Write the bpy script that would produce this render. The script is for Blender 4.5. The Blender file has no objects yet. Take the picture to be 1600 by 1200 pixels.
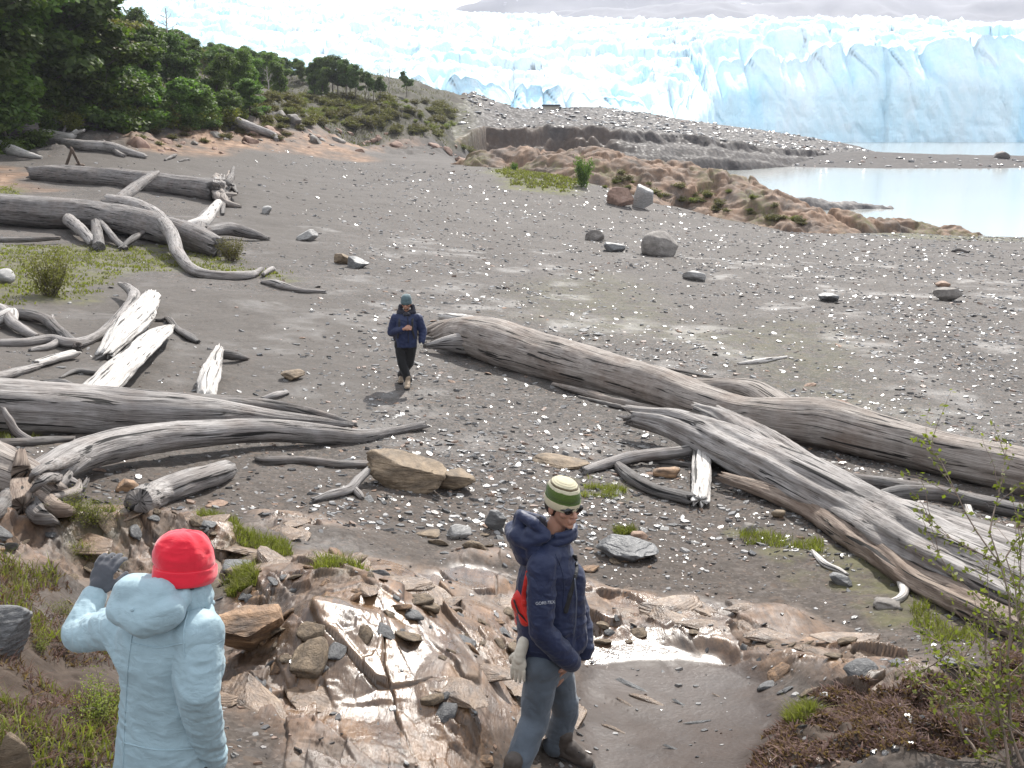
import bpy, bmesh, math, random
import numpy as np
from mathutils import Vector, Matrix
random.seed(7); RNG = np.random.default_rng(11)
SC = bpy.context.scene
COL = SC.collection
R = math.radians
# ------------------------------------------------------------------ camera model (photo is 1600 x 1200)
FPX = 1537.0
CAMZ = 9.5
PITCH = math.atan(410.0 / FPX)
CP, SP = math.cos(PITCH), math.sin(PITCH)
def ray(px, py):
    u = (px - 800.0) / FPX; v = (600.0 - py) / FPX
    return np.array([u, CP + v * SP, -SP + v * CP])
def P(px, py, D):
    """the point on the sight line through (px, py) at forward distance D"""
    d = ray(px, py)
    return np.array([0, 0, CAMZ]) + d * (D / d[1])
def to_px(x, y, z):
    zz = z - CAMZ
    dep = y * CP - zz * SP
    return 800 + FPX * x / dep, 600 - FPX * (y * SP + zz * CP) / dep
# ------------------------------------------------------------------ noise
def _hash(ix, iy, iz, s):
    n = (ix * 374761393 + iy * 668265263 + iz * 1440662683 + s * 974634777).astype(np.int64)
    n = (n ^ (n >> 13)) * 1274126177
    n = (n ^ (n >> 16)) * 2246822519
    n = n ^ (n >> 15)
    return (n & 0xFFFFF).astype(np.float64) / 1048575.0
def vnoise(x, y, z=0.0, s=0):
    """value noise in -1..1"""
    x, y, z = np.broadcast_arrays(np.asarray(x, float), np.asarray(y, float), np.asarray(z, float))
    ix, iy, iz = np.floor(x).astype(np.int64), np.floor(y).astype(np.int64), np.floor(z).astype(np.int64)
    fx, fy, fz = x - ix, y - iy, z - iz
    fx = fx * fx * fx * (fx * (fx * 6 - 15) + 10); fy = fy * fy * fy * (fy * (fy * 6 - 15) + 10); fz = fz * fz * (3 - 2 * fz)
    def L(dz):
        a = _hash(ix, iy, iz + dz, s); b = _hash(ix + 1, iy, iz + dz, s)
        c = _hash(ix, iy + 1, iz + dz, s); d = _hash(ix + 1, iy + 1, iz + dz, s)
        return (a + (b - a) * fx) * (1 - fy) + (c + (d - c) * fx) * fy
    if np.all(fz == 0): r = L(0)
    else: r = L(0) * (1 - fz) + L(1) * fz
    return r * 2 - 1
def fbm(x, y, z=0.0, o=4, s=0, g=0.5, l=2.03):
    t = 0; a = 1.0; n = 0
    for k in range(o):
        t = t + a * vnoise(x, y, z, s + k * 17); n += a
        a *= g; x = x * l + 3.7; y = y * l - 1.9; z = z * l
    return t / n
def ridged(x, y, z=0.0, o=4, s=0):
    t = 0; a = 1.0; n = 0
    for k in range(o):
        t = t + a * (1 - 2 * np.abs(vnoise(x, y, z, s + k * 13))); n += a
        a *= 0.5; x = x * 2.07 + 5.1; y = y * 2.07 + 1.3; z = z * 2.07
    return t / n
def worley(x, y, s=0):
    """(distance to the border between cells, a random value of the cell)"""
    ix, iy = np.floor(x).astype(np.int64), np.floor(y).astype(np.int64)
    f1 = np.full(x.shape, 9.0); f2 = np.full(x.shape, 9.0); v = np.zeros(x.shape); z0 = np.zeros_like(ix)
    for dx in (-1, 0, 1):
        for dy in (-1, 0, 1):
            cx, cy = ix + dx, iy + dy
            qx = cx + _hash(cx, cy, z0, s); qy = cy + _hash(cx, cy, z0, s + 1)
            d = np.hypot(qx - x, qy - y)
            m = d < f1
            f2 = np.where(m, f1, np.minimum(f2, d))
            v = np.where(m, _hash(cx, cy, z0, s + 2), v)
            f1 = np.where(m, d, f1)
    return f2 - f1, v
def sstep(a, b, x):
    t = np.clip((x - a) / (b - a), 0, 1)
    return t * t * (3 - 2 * t)
# ------------------------------------------------------------------ thin plate spline surfaces over (x/y, ln y)
class TPS:
    def __init__(self, pts, ka=1.6, lam=1e-4):
        p = np.array([[x / y * ka, math.log(y), z] for x, y, z in pts])
        self.ka = ka; self.c = p[:, :2]
        n = len(p)
        d2 = ((self.c[:, None] - self.c[None]) ** 2).sum(2)
        K = 0.5 * d2 * np.log(d2 + 1e-12) + lam * np.eye(n)
        Q = np.hstack([np.ones((n, 1)), self.c])
        A = np.zeros((n + 3, n + 3)); A[:n, :n] = K; A[:n, n:] = Q; A[n:, :n] = Q.T
        s = np.linalg.solve(A, np.concatenate([p[:, 2], np.zeros(3)]))
        self.w, self.a = s[:n], s[n:]
    def __call__(self, x, y):
        x, y = np.broadcast_arrays(np.asarray(x, float), np.asarray(y, float))
        sh = x.shape; yy = np.maximum(y.ravel(), 0.6)
        X = np.clip(x.ravel() / yy, -1.6, 1.6) * self.ka; Y = np.log(yy)
        r = self.a[0] + self.a[1] * X + self.a[2] * Y
        for (cx, cy), w in zip(self.c, self.w):
            d2 = (X - cx) ** 2 + (Y - cy) ** 2
            r += w * 0.5 * d2 * np.log(d2 + 1e-12)
        return r.reshape(sh)
def pts3(l):
    return [tuple(P(*q)) for q in l]
GROUND_PX = [
 (0,1200,3.4),(400,1200,4.2),(800,1200,4.9),(1200,1200,4.6),(1600,1200,4.0),
 (0,1000,4.6),(400,1000,6.0),(800,1000,6.9),(1200,1000,7.0),(1600,1000,6.3),
 (450,1060,5.2),(600,1060,5.28),(720,1060,5.42),(600,1150,4.68),(600,985,5.85),(480,985,5.72),
 (0,800,8.0),(400,800,9.3),(800,800,10.2),(1200,800,10.6),(1600,800,10.6),
 (0,605,14.0),(400,605,16.3),(800,605,17.8),(1200,605,18.5),(1600,605,19.0),
 (0,450,24),(400,450,28),(800,450,31.5),(1200,450,34.5),(1600,450,36),
 (0,385,33),(400,385,38),(800,385,45),(1030,385,50),(1200,385,55),(1600,385,62),
 (1000,340,68),(1200,358,76),(1400,365,80),(1600,372,80),(1500,368,87),
 (0,300,50),(200,300,52),(400,300,58),(600,300,66),(800,300,72),(700,270,84),
 (100,250,66),(300,250,75),(500,250,90),(700,250,105),(850,275,82),
 (0,232,70),(150,200,80),(350,194,95),(480,180,118),(250,100,130),(0,95,110),(150,95,140),(150,62,200),(400,156,150),(500,150,160),(600,152,165),(660,155,170),
 (560,232,112),(650,228,130),(500,208,118),(600,218,132),(700,236,150),(560,178,140),(660,180,150),
 (740,238,180),(960,236,198),(1000,242,205),(1100,262,213),(1340,262,214),(1600,262,214),(1100,250,228),(1340,250,230),(1600,252,230),(1600,246,246),(1340,237,250),(1480,243,246),(1600,243,262),(1750,250,235),(1750,243,262),
 (700,154,200),(735,158,215),(300,112,220),(0,30,200),(500,130,240),
]
_g = pts3(GROUND_PX)
_g += [(0,-1.5,8.1),(-2,0.6,7.9),(2,0.6,7.8),(0,0.8,7.75),(0,1.5,7.5),(2.2,1.5,7.3),(-2.2,1.5,7.5),(0,3,6.6),(2,3,6.6),
       (30,95,-0.8),(50,95,-0.8),(62,100,-1.2),(30,120,-2),(60,130,-2),(100,140,-2),(45,160,-2),(60,190,-1.2),(110,190,-1.2),(150,170,-2),
       (22,110,0.0),(25,150,-0.2),(40,200,-0.4),(75,295,-1.5),(150,300,-1.5),(110,320,-3),(200,320,-3),(60,300,-1),(0,260,3),(0,320,2),(-60,320,10)]
_g = [q if q[1] > 0.7 else (q[0], 0.7, q[2]) for q in _g]
BASE = TPS(_g)
def pline(px_list):
    return np.array([P(*q) for q in px_list])
def near_line(x, y, pl):
    """distance to a polyline in plan, the height along it, and the side (+ is beyond it, away from the viewer)"""
    x = np.asarray(x, float); y = np.asarray(y, float)
    best = np.full(x.shape, 1e9); zz = np.zeros(x.shape); side = np.zeros(x.shape)
    for a, b in zip(pl[:-1], pl[1:]):
        dx, dy = b[0] - a[0], b[1] - a[1]; L2 = dx * dx + dy * dy + 1e-12
        t = np.clip(((x - a[0]) * dx + (y - a[1]) * dy) / L2, 0, 1)
        qx, qy = a[0] + t * dx, a[1] + t * dy
        d = np.hypot(x - qx, y - qy)
        cr = dx * (y - a[1]) - dy * (x - a[0])
        m = d < best
        best = np.where(m, d, best); zz = np.where(m, a[2] + t * (b[2] - a[2]), zz); side = np.where(m, np.sign(cr), side)
    return best, zz, side
def in_poly(x, y, poly):
    """signed distance (positive inside) to a polygon in plan"""
    x = np.asarray(x, float); y = np.asarray(y, float)
    ins = np.zeros(x.shape, bool); best = np.full(x.shape, 1e9)
    n = len(poly)
    for i in range(n):
        ax, ay = poly[i][0], poly[i][1]; bx, by = poly[(i + 1) % n][0], poly[(i + 1) % n][1]
        c = ((ay > y) != (by > y)) & (x < (bx - ax) * (y - ay) / (by - ay + 1e-12) + ax)
        ins ^= c
        dx, dy = bx - ax, by - ay
        t = np.clip(((x - ax) * dx + (y - ay) * dy) / (dx * dx + dy * dy + 1e-12), 0, 1)
        best = np.minimum(best, np.hypot(x - ax - t * dx, y - ay - t * dy))
    return np.where(ins, best, -best)
def G0(px, py, dmax=420):
    """first point of the smooth ground along a sight line"""
    d = ray(px, py); t = np.geomspace(2.2, dmax, 900)
    x, y, z = d[0] * t, d[1] * t, CAMZ + d[2] * t
    m = z - BASE(x, y) <= 0
    i = int(np.argmax(m)) if m.any() else len(t) - 1
    return np.array([x[i], y[i], z[i]])
def polyG(l): return [G0(*q) for q in l]
# ------------------------------------------------------------------ near bedrock
ROCK_POLY = [polyG(l) for l in (
 [(-60,800),(120,792),(300,794),(370,850),(385,905),(300,925),(150,915),(-60,940)],
 [(375,885),(470,868),(600,880),(720,900),(880,905),(960,930),(1230,955),(1330,1000),(1460,1060),(1440,1100),(1330,1085),(1210,1050),(1120,1020),(920,1015),(900,1060),(850,1120),(800,1180),(720,1230),(520,1230),(430,1130),(330,1090),(350,980)],
 [(400,800),(520,810),(590,830),(470,835),(390,825)],
 [(690,870),(790,862),(800,885),(720,890)],
)]
SHEEN_POLY = polyG([(440,985),(560,960),(700,985),(760,1060),(720,1130),(640,1160),(540,1150),(430,1080)])
MUD_POLY = polyG([(905,1040),(1000,1018),(1130,1022),(1200,1050),(1235,1105),(1180,1230),(930,1240),(890,1120)])
STRIP_POLY = polyG([(905,1036),(930,1012),(985,1005),(1045,1010),(1120,1017),(1145,1024),(1070,1027),(1000,1028),(950,1034)])
STRIP_Z = float(np.mean([p[2] for p in STRIP_POLY])) + .005
BANK_POLY = polyG([(-80,920),(100,930),(190,990),(240,1100),(260,1260),(-200,1260)])
HEATH_POLY = polyG([(1190,1180),(1230,1100),(1330,1085),(1440,1090),(1650,1000),(1750,1240),(1200,1240)])
def G0l(px, py, h, dmax=60):
    d = ray(px, py); t = np.geomspace(2.2, dmax, 900); x, y, z = d[0] * t, d[1] * t, CAMZ + d[2] * t
    i = int(np.argmax(z - BASE(x, y) - h <= 0)); return np.array([x[i], y[i], z[i]])
def RG(l, k=1.05):
    q = np.array([G0l(a, b, h * k + .03) for a, b, h in l]); q[:, 2] = [h * k for a, b, h in l]; return q
# crest in the photograph, height over the ground; width of the broken near face, width of the smooth far side
RIDGES = [
 (RG([(-120,815,.2),(0,812,.26),(120,806,.32),(250,806,.34),(330,822,.2),(380,870,.05)]), .22, .75),
 (RG([(-80,868,.2),(20,852,.22),(70,872,.1),(110,900,.02)]), .25, .4),
 (RG([(120,880,.02),(200,870,.1),(300,880,.1),(350,900,.02)]), .2, .4),
 (RG([(370,890,.05),(420,884,.22),(500,884,.26),(570,900,.24),(640,930,.18),(710,955,.03)]), .3, .65),
 (RG([(620,985,.02),(700,965,.08),(800,960,.11),(900,968,.07),(1000,970,.05),(1180,980,.06),(1230,1000,.02)]), .25, .5),
 (RG([(430,960,.03),(480,955,.16),(540,965,.14),(620,985,.05)]), .3, .5),
 (RG([(700,1010,.03),(760,1000,.1),(850,1020,.08),(905,1060,.02)]), .2, .5),
 (RG([(640,1100,.02),(700,1090,.1),(760,1140,.1),(800,1200,.04)]), .12, .5),
 (RG([(1140,1000,.03),(1240,1015,.1),(1330,1050,.08),(1370,1080,.02)]), .12, .4),
 (RG([(1280,1000,.03),(1350,1015,.12),(1430,1050,.1),(1460,1075,.02)]), .12, .35),
 (RG([(400,805,.02),(450,808,.08),(540,825,.06),(590,832,.01)]), .2, .4),
 (RG([(690,880,.02),(740,868,.1),(790,878,.03)]), .15, .4),
]
def near_masks(x, y):
    rock = np.zeros(x.shape); 
    wob = 0.16 * fbm(x * 1.7, y * 1.7, 0, 4, 5)
    for pl in ROCK_POLY: rock = np.maximum(rock, sstep(-0.18, 0.16, in_poly(x, y, pl) + wob))
    mud = sstep(-0.15, 0.15, in_poly(x, y, MUD_POLY) + 0.5 * wob)
    bank = sstep(-0.25, 0.25, in_poly(x, y, BANK_POLY) + 1.2 * wob)
    heath = sstep(-0.2, 0.2, in_poly(x, y, HEATH_POLY) + wob)
    return rock * (1 - mud), mud, bank, heath
def plates(x, y, fx, fy, s, tilt):
    """shattered flat plates: the height in each, how near its border is, and a random value of the plate"""
    X, Y = x * fx, y * fy
    ix, iy = np.floor(X).astype(np.int64), np.floor(Y).astype(np.int64)
    f1 = np.full(X.shape, 9.0); f2 = np.full(X.shape, 9.0); z = np.zeros(X.shape); v = np.zeros(X.shape); z0 = np.zeros_like(ix)
    for dx in (-1, 0, 1):
        for dy in (-1, 0, 1):
            cx, cy = ix + dx, iy + dy
            ex = X - cx - _hash(cx, cy, z0, s); ey = Y - cy - _hash(cx, cy, z0, s + 1)
            d = np.abs(ex) * .75 + np.abs(ey) * .75 + .35 * np.hypot(ex, ey)
            r = _hash(cx, cy, z0, s + 2); t1 = _hash(cx, cy, z0, s + 3) - .5; t2 = _hash(cx, cy, z0, s + 4) - .5
            m = d < f1
            f2 = np.where(m, f1, np.minimum(f2, d)); f1 = np.where(m, d, f1)
            v = np.where(m, r, v); z = np.where(m, (t1 * ex / fx + t2 * ey / fy) * tilt * 2, z)
    return z, f2 - f1, v
SHEEN2 = polyG([(630,905),(700,885),(800,905),(750,940),(680,935)])
SHEEN3 = polyG([(905,985),(1010,985),(1150,1000),(1250,1045),(1130,1020),(915,1020)])
def sheen_mask(x, y):
    return np.maximum(sstep(-.2, .3, in_poly(x, y, SHEEN_POLY)), np.maximum(sstep(-.08, .15, in_poly(x, y, SHEEN2)), .8 * sstep(-.05, .12, in_poly(x, y, SHEEN3))))
def near_rock(x, y):
    """relief of the bedrock, dirt in its joints, a value per plate, and the ridge height"""
    wx = 0.10 * fbm(x * 1.1, y * 1.1, 0, 3, 21); wy = 0.10 * fbm(x * 1.1, y * 1.1, 7.3, 3, 22)
    rid = np.zeros(x.shape); face = np.zeros(x.shape)
    for pl, wn, wf in RIDGES:
        wn = wn * 2.3
        d, h, s = near_line(x + wx * 1.2, y + wy * 1.2, pl)
        near = np.clip(1 - d / wn, 0, 1) ** 1.25; far = np.exp(-(d / wf) ** 2 * 1.6)
        k = h * np.where(s > 0, far, near)
        face = np.where(k > rid, (s <= 0) * sstep(0, .1, h), face)
        rid = np.maximum(rid, k)
    rgh = np.clip(0.30 + 1.0 * fbm(x * 0.7, y * 0.7, 0, 3, 61) + face * .8, 0.22, 1.3) * (1 - .70 * sheen_mask(x, y))
    px_, py_ = x + wx * .5, y + wy * .5
    q = px_ * 0.90 + py_ * 0.44; st = -px_ * 0.44 + py_ * 0.90
    q2 = px_ * .35 + py_ * .94; st2 = -px_ * .94 + py_ * .35
    z1, b1, v1 = plates(q, st, 2.6, 1.0, 40, .12)
    z2, b2, v2 = plates(q, st, 7.5, 3.2, 50, .20)
    z3, b3, v3 = plates(q2, st2, 20, 9, 60, .30)
    e1, e2, e3 = sstep(0, .05, b1), sstep(0, .09, b2), sstep(0, .16, b3)
    z = e1 * (z1 + .05 * (v1 - .5) * (.4 + .6 * rgh)) + rgh * e2 * (z2 + .034 * (v2 - .5)) + np.clip(rgh - .25, 0, 1) * e3 * (z3 + .018 * (v3 - .5))
    z = z + .085 * (y - 5.3) * sstep(-.2, .3, in_poly(x, y, SHEEN_POLY))
    crack = np.maximum(np.exp(-(b1 / .025) ** 2), np.maximum(.8 * np.exp(-(b2 / .05) ** 2) * np.clip(rgh, 0, 1), .7 * np.exp(-(b3 / .14) ** 2) * np.clip(rgh - .3, 0, 1)))
    z = z - .010 * crack + .012 * rgh * ridged(q * 9, st * 3.5, 0, 4, 51) + .006 * fbm(x * 7, y * 7, 0, 3, 53) + .05 * fbm(x * 1.1, y * 1.1, 0, 2, 52) + .03
    return z, crack, .6 * v1 + .4 * v2, rid
def near_detail(x, y):
    rock, mud, bank, heath = near_masks(x, y)
    zr, crack, val, rid = near_rock(x, y)
    z = rid + rock * zr
    gr = (1 - rock) * (1 - 0.85 * mud)
    z += gr * (0.035 * fbm(x * 1.6, y * 1.6, 0, 4, 71) + 0.012 * fbm(x * 9, y * 9, 0, 3, 75))
    z += bank * (0.10 + 0.16 * fbm(x * 2.2, y * 2.2, 0, 4, 81)) + heath * (0.06 + 0.2 * fbm(x * 2.6, y * 2.6, 0, 4, 85))
    z = z - mud * 0.05
    st_ = sstep(-.14, .04, in_poly(x, y, STRIP_POLY) + .05 * fbm(x * 5, y * 5, 0, 2, 88))
    lev = STRIP_Z + .09 * (y - STRIP_POLY[2][1]) - BASE(x, y)
    return z * (1 - st_) + st_ * lev
def hill_mask(x, y):
    """the wooded hill and the bluff, behind the beach at the left"""
    a = x / np.maximum(y, 1)
    yb = np.interp(a, [-.9, -.52, -.42, -.30, -.208, -.117, -.065, -.039, -.028], [64, 70, 80, 93, 110, 128, 146, 168, 400])
    return sstep(-2, 4, y - yb + 4 * fbm(x * .15, y * .15, 0, 3, 98))
def H(x, y):
    """height of the ground"""
    x, y = np.broadcast_arrays(np.asarray(x, float), np.asarray(y, float))
    sh = x.shape; x = x.ravel(); y = y.ravel()
    z = BASE(x, y)
    far = sstep(40, 110, y)
    z = z + (1 - far) * (0.05 * fbm(x * 0.5, y * 0.5, 0, 3, 91)) + far * 0.25 * fbm(x * 0.15, y * 0.15, 0, 4, 92)
    hill = hill_mask(x, y)
    z = z + hill * (0.7 * fbm(x * 0.2, y * 0.2, 0, 4, 93) + .35 * ridged(x * .45, y * .45, 0, 4, 94) + .5 * sstep(-.14, -.08, x / np.maximum(y, 1)) * ridged(x * .25, y * .1, 0, 3, 97))
    band = hill_mask(x, y + 16) * (1 - hill) * (y > 55)
    if (band > 0).any():
        b_, c_ = worley(x * .45 + .3 * fbm(x * .3, y * .3, 0, 2, 99), y * .30, 103)
        z = z + band * (.55 * (c_ - .5) * sstep(0, .15, b_) + .35 * ridged(x * .5, y * .4, 0, 4, 104))
    mid = (y > 12) & (y < 80)
    z = z + np.where(mid, sstep(12, 16, y) * (0.02 * fbm(x * 2.2, y * 2.2, 0, 3, 95) + 0.05 * fbm(x * 0.7, y * 0.7, 3, 2, 96)), 0)
    m = y < 16.5
    if m.any():
        k = sstep(16.5, 13.5, y[m]) * sstep(1.2, 2.6, y[m])
        z[m] += k * near_detail(x[m], y[m])
    return z.reshape(sh)
def G(px, py, lift=0.0, rpx=0.0, dmax=420, hf=None):
    """the point on the sight line through (px, py) that hovers lift metres plus rpx pixels over the ground"""
    d = ray(px, py); hf = hf or H
    t = np.geomspace(2.2, dmax, 700)
    x, y, z = d[0] * t, d[1] * t, CAMZ + d[2] * t
    m = z - hf(x, y) - lift - rpx * t / FPX <= 0
    i = int(np.argmax(m)) if m.any() else len(t) - 1
    t = np.linspace(t[max(i - 1, 0)], t[i], 24)
    x, y, z = d[0] * t, d[1] * t, CAMZ + d[2] * t
    m = z - hf(x, y) - lift - rpx * t / FPX <= 0
    i = int(np.argmax(m)) if m.any() else len(t) - 1
    return np.array([x[i], y[i], z[i]])
# ------------------------------------------------------------------ objects
def tag(o, label=None, cat=None, group=None, kind=None):
    for k, v in (('label', label), ('category', cat), ('group', group), ('kind', kind)):
        if v: o[k] = v
    return o
def empty(name, loc=(0, 0, 0), rz=0):
    o = bpy.data.objects.new(name, None); COL.objects.link(o)
    o.location = loc; o.rotation_euler = (0, 0, rz); o.empty_display_size = 0.1
    return o
def link(name, me, mat=None, parent=None):
    o = bpy.data.objects.new(name, me); COL.objects.link(o)
    if mat and not me.materials: me.materials.append(mat)
    if parent: o.parent = parent
    return o
def copy_tree(o, parent=None):
    c = o.copy(); COL.objects.link(c)
    if parent: c.parent = parent
    for ch in list(o.children): copy_tree(ch, c)
    return c
def raw_mesh(name, V, F, smooth=True, nsides=4):
    """mesh from an array of vertices and one of faces (all with the same number of sides)"""
    me = bpy.data.meshes.new(name)
    V = np.asarray(V, np.float32); F = np.asarray(F, np.int32)
    me.vertices.add(len(V)); me.vertices.foreach_set('co', V.ravel())
    k = F.shape[1]
    me.loops.add(F.size); me.loops.foreach_set('vertex_index', F.ravel())
    me.polygons.add(len(F)); me.polygons.foreach_set('loop_start', np.arange(0, F.size, k, dtype=np.int32))
    me.polygons.foreach_set('loop_total', np.full(len(F), k, np.int32))
    me.polygons.foreach_set('use_smooth', np.full(len(F), bool(smooth)))
    me.update(calc_edges=True); me.validate()
    return me
def grid_faces(n, m, wrap=False):
    i = np.arange(n - 1)[:, None]; mm = m if wrap else m - 1
    j = np.arange(mm)[None]; j2 = (j + 1) % m
    return np.stack([i * m + j, i * m + j2, (i + 1) * m + j2, (i + 1) * m + j], -1).reshape(-1, 4)
def grid_mesh(name, X, Y, Z, keep=None, smooth=True):
    n, m = X.shape
    V = np.stack([X, Y, Z], -1).reshape(-1, 3); F = grid_faces(n, m)
    if keep is not None:
        k = keep.ravel(); F = F[k[F].any(1)]
        used = np.unique(F); mp = np.full(len(V), -1); mp[used] = np.arange(len(used))
        V = V[used]; F = mp[F]
        me = raw_mesh(name, V, F, smooth); me['_used'] = 1
        return me, used
    return raw_mesh(name, V, F, smooth), np.arange(len(V))
def vattr(me, name, arr):
    a = me.attributes.new(name, 'FLOAT_COLOR', 'POINT')
    q = np.ones((len(arr), 4), np.float32); q[:, :arr.shape[1]] = arr
    a.data.foreach_set('color', q.ravel())
# ------------------------------------------------------------------ materials
class NT:
    def __init__(self, name):
        self.m = bpy.data.materials.new(name); self.m.use_nodes = True
        self.t = self.m.node_tree; self.n = self.t.nodes; self.n.clear()
        self.out = self.n.new('ShaderNodeOutputMaterial')
        self.b = self.n.new('ShaderNodeBsdfPrincipled')
        self.t.links.new(self.b.outputs[0], self.out.inputs['Surface'])
    def L(self, a, b): self.t.links.new(a, b)
    def put(self, sock, v):
        if isinstance(v, bpy.types.NodeSocket): self.L(v, sock)
        else: sock.default_value = v
    def node(self, k, **kw):
        n = self.n.new(k)
        for a, v in kw.items(): setattr(n, a, v)
        return n
    def coord(self, what='Object', scale=(1, 1, 1)):
        c = self.node('ShaderNodeTexCoord'); m = self.node('ShaderNodeMapping')
        self.L(c.outputs[what], m.inputs[0]); m.inputs['Scale'].default_value = scale
        return m.outputs[0]
    def noise(self, co, scale, detail=4, rough=0.55, dist=0, out='Fac'):
        n = self.node('ShaderNodeTexNoise'); self.L(co, n.inputs['Vector'])
        n.inputs['Scale'].default_value = scale; n.inputs['Detail'].default_value = detail
        n.inputs['Roughness'].default_value = rough; n.inputs['Distortion'].default_value = dist
        return n.outputs[out]
    def voro(self, co, scale, feature='F1', out='Distance', rnd=1):
        n = self.node('ShaderNodeTexVoronoi', feature=feature); self.L(co, n.inputs['Vector'])
        n.inputs['Scale'].default_value = scale; n.inputs['Randomness'].default_value = rnd
        return n.outputs[out]
    def ramp(self, f, stops, interp='LINEAR'):
        n = self.node('ShaderNodeValToRGB'); self.L(f, n.inputs[0]); e = n.color_ramp.elements; n.color_ramp.interpolation = interp
        while len(e) < len(stops): e.new(0.5)
        for q, (p, c) in zip(e, stops):
            q.position = p; q.color = (c, c, c, 1) if isinstance(c, (int, float)) else (*c, 1)
        return n.outputs[0]
    def mix(self, f, a, b, mode='MIX'):
        n = self.node('ShaderNodeMix', data_type='RGBA', blend_type=mode)
        self.put(n.inputs[0], f)
        for s, v in ((6, a), (7, b)):
            self.put(n.inputs[s], (*v, 1) if isinstance(v, tuple) and len(v) == 3 else v)
        return n.outputs[2]
    def math(self, op, a, b=0.0, clamp=False):
        n = self.node('ShaderNodeMath', operation=op, use_clamp=clamp)
        self.put(n.inputs[0], a); self.put(n.inputs[1], b)
        return n.outputs[0]
    def attr(self, name):
        a = self.node('ShaderNodeAttribute', attribute_name=name)
        s = self.node('ShaderNodeSeparateColor'); self.L(a.outputs['Color'], s.inputs[0])
        return s.outputs[0], s.outputs[1], s.outputs[2], a.outputs['Alpha']
    def bump(self, h, strength=0.5, dist=0.01, prev=None):
        n = self.node('ShaderNodeBump'); self.L(h, n.inputs['Height'])
        n.inputs['Strength'].default_value = strength; n.inputs['Distance'].default_value = dist
        if prev is not None: self.L(prev, n.inputs['Normal'])
        return n.outputs[0]
    def set(self, **kw):
        nm = dict(color='Base Color', rough='Roughness', normal='Normal', spec='Specular IOR Level', metal='Metallic', sss='Subsurface Weight', trans='Transmission Weight', sheen='Sheen Weight', coat='Coat Weight')
        for k, v in kw.items():
            if isinstance(v, tuple) and len(v) == 3 and k == 'color': v = (*v, 1)
            self.put(self.b.inputs[nm[k]], v)
        return self.m
MAT = {}
def mat_ground():
    t = NT('ground'); co = t.coord('Object')
    rock, moss, wet, soil = t.attr('mask')
    pink, mud, sand, pale = t.attr('mask2')
    # gravel: fine dark and pale grains over slow grey variation
    big = t.noise(co, 0.35, 5); mid = t.noise(co, 5, 5, 0.65); fine = t.noise(co, 60, 4, 0.7)
    gr = t.voro(co, 45, out='Color'); gs = t.node('ShaderNodeSeparateColor'); t.L(gr, gs.inputs[0])
    gr2 = t.voro(co, 14, out='Color'); gs2 = t.node('ShaderNodeSeparateColor'); t.L(gr2, gs2.inputs[0])
    c = t.ramp(mid, [(0.3, (.085, .077, .070)), (0.55, (.125, .116, .106)), (0.75, (.165, .153, .140))])
    c = t.mix(0.7, c, t.ramp(big, [(0.35, (.085, .078, .070)), (0.65, (.16, .15, .138))]))
    c = t.mix(t.ramp(gs.outputs[0], [(0.80, 0), (0.84, 0.75)]), c, t.ramp(gs.outputs[1], [(0, (.22, .20, .19)), (0.6, (.30, .28, .26)), (1, (.26, .17, .12))]))
    c = t.mix(t.ramp(gs.outputs[2], [(0.75, 0), (0.8, 0.7)]), c, (.045, .042, .04))
    c = t.mix(t.ramp(gs2.outputs[0], [(0.72, 0), (0.76, 0.6)]), c, t.ramp(gs2.outputs[1], [(0, (.06, .058, .06)), (0.5, (.24, .23, .22)), (1, (.2, .14, .1))]))
    c = t.mix(t.math('MULTIPLY', sand, 0.65), c, t.ramp(mid, [(0.3, (.10, .09, .08)), (0.7, (.15, .136, .122))]))
    c = t.mix(1.0, c, (.58, .562, .555), 'MULTIPLY')
    # damp brown soil and mud
    sc = t.ramp(t.noise(co, 7, 6, 0.7), [(0.25, (.022, .015, .011)), (0.5, (.048, .034, .025)), (0.8, (.09, .068, .052))])
    c = t.mix(soil, c, sc)
    mc = t.ramp(t.noise(co, 3.5, 9, 0.75), [(0.3, (.032, .022, .017)), (0.7, (.054, .038, .030))])
    c = t.mix(mud, c, mc)
    # bedrock: bands of tan, grey and rust along the layers
    lay = t.node('ShaderNodeMapping'); t.L(co, lay.inputs[0]); lay.inputs['Rotation'].default_value = (0, 0, R(-22)); lay.inputs['Scale'].default_value = (7, 1.1, 3)
    ln = t.noise(lay.outputs[0], 2.2, 7, 0.62, 0.4); ln2 = t.noise(co, 1.6, 5, 0.6)
    rc = t.ramp(ln, [(0.25, (.04, .027, .020)), (0.42, (.115, .070, .043)), (0.55, (.16, .105, .068)), (0.68, (.25, .165, .10)), (0.82, (.36, .265, .185))])
    rc = t.mix(t.ramp(ln2, [(0.42, 0), (0.62, 0.75)]), rc, t.ramp(ln, [(0.3, (.075, .07, .07)), (0.7, (.19, .18, .175))]))
    rc = t.mix(t.ramp(t.noise(co, 2.7, 5, 0.6), [(0.60, 0), (0.72, 0.6)]), rc, (.19, .095, .04))
    joint, plate, film, _ = t.attr('mask3')
    rc = t.mix(t.ramp(plate, [(.25, .55), (.5, 0)]), rc, t.ramp(ln, [(.3, (.055, .045, .04)), (.7, (.15, .125, .105))]))
    rc = t.mix(t.ramp(plate, [(.6, 0), (.75, .6)]), rc, t.ramp(ln, [(.3, (.17, .115, .07)), (.7, (.34, .255, .175))]))
    fl_ = t.noise(lay.outputs[0], 8, 6, .7)
    rc = t.mix(t.ramp(fl_, [(.3, .7), (.46, 0)]), rc, (.035, .026, .02))
    rc = t.mix(t.math('MULTIPLY', joint, .8), rc, (.022, .016, .013))
    rc = t.mix(1.0, rc, (1.0, .80, .61), 'MULTIPLY')
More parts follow.
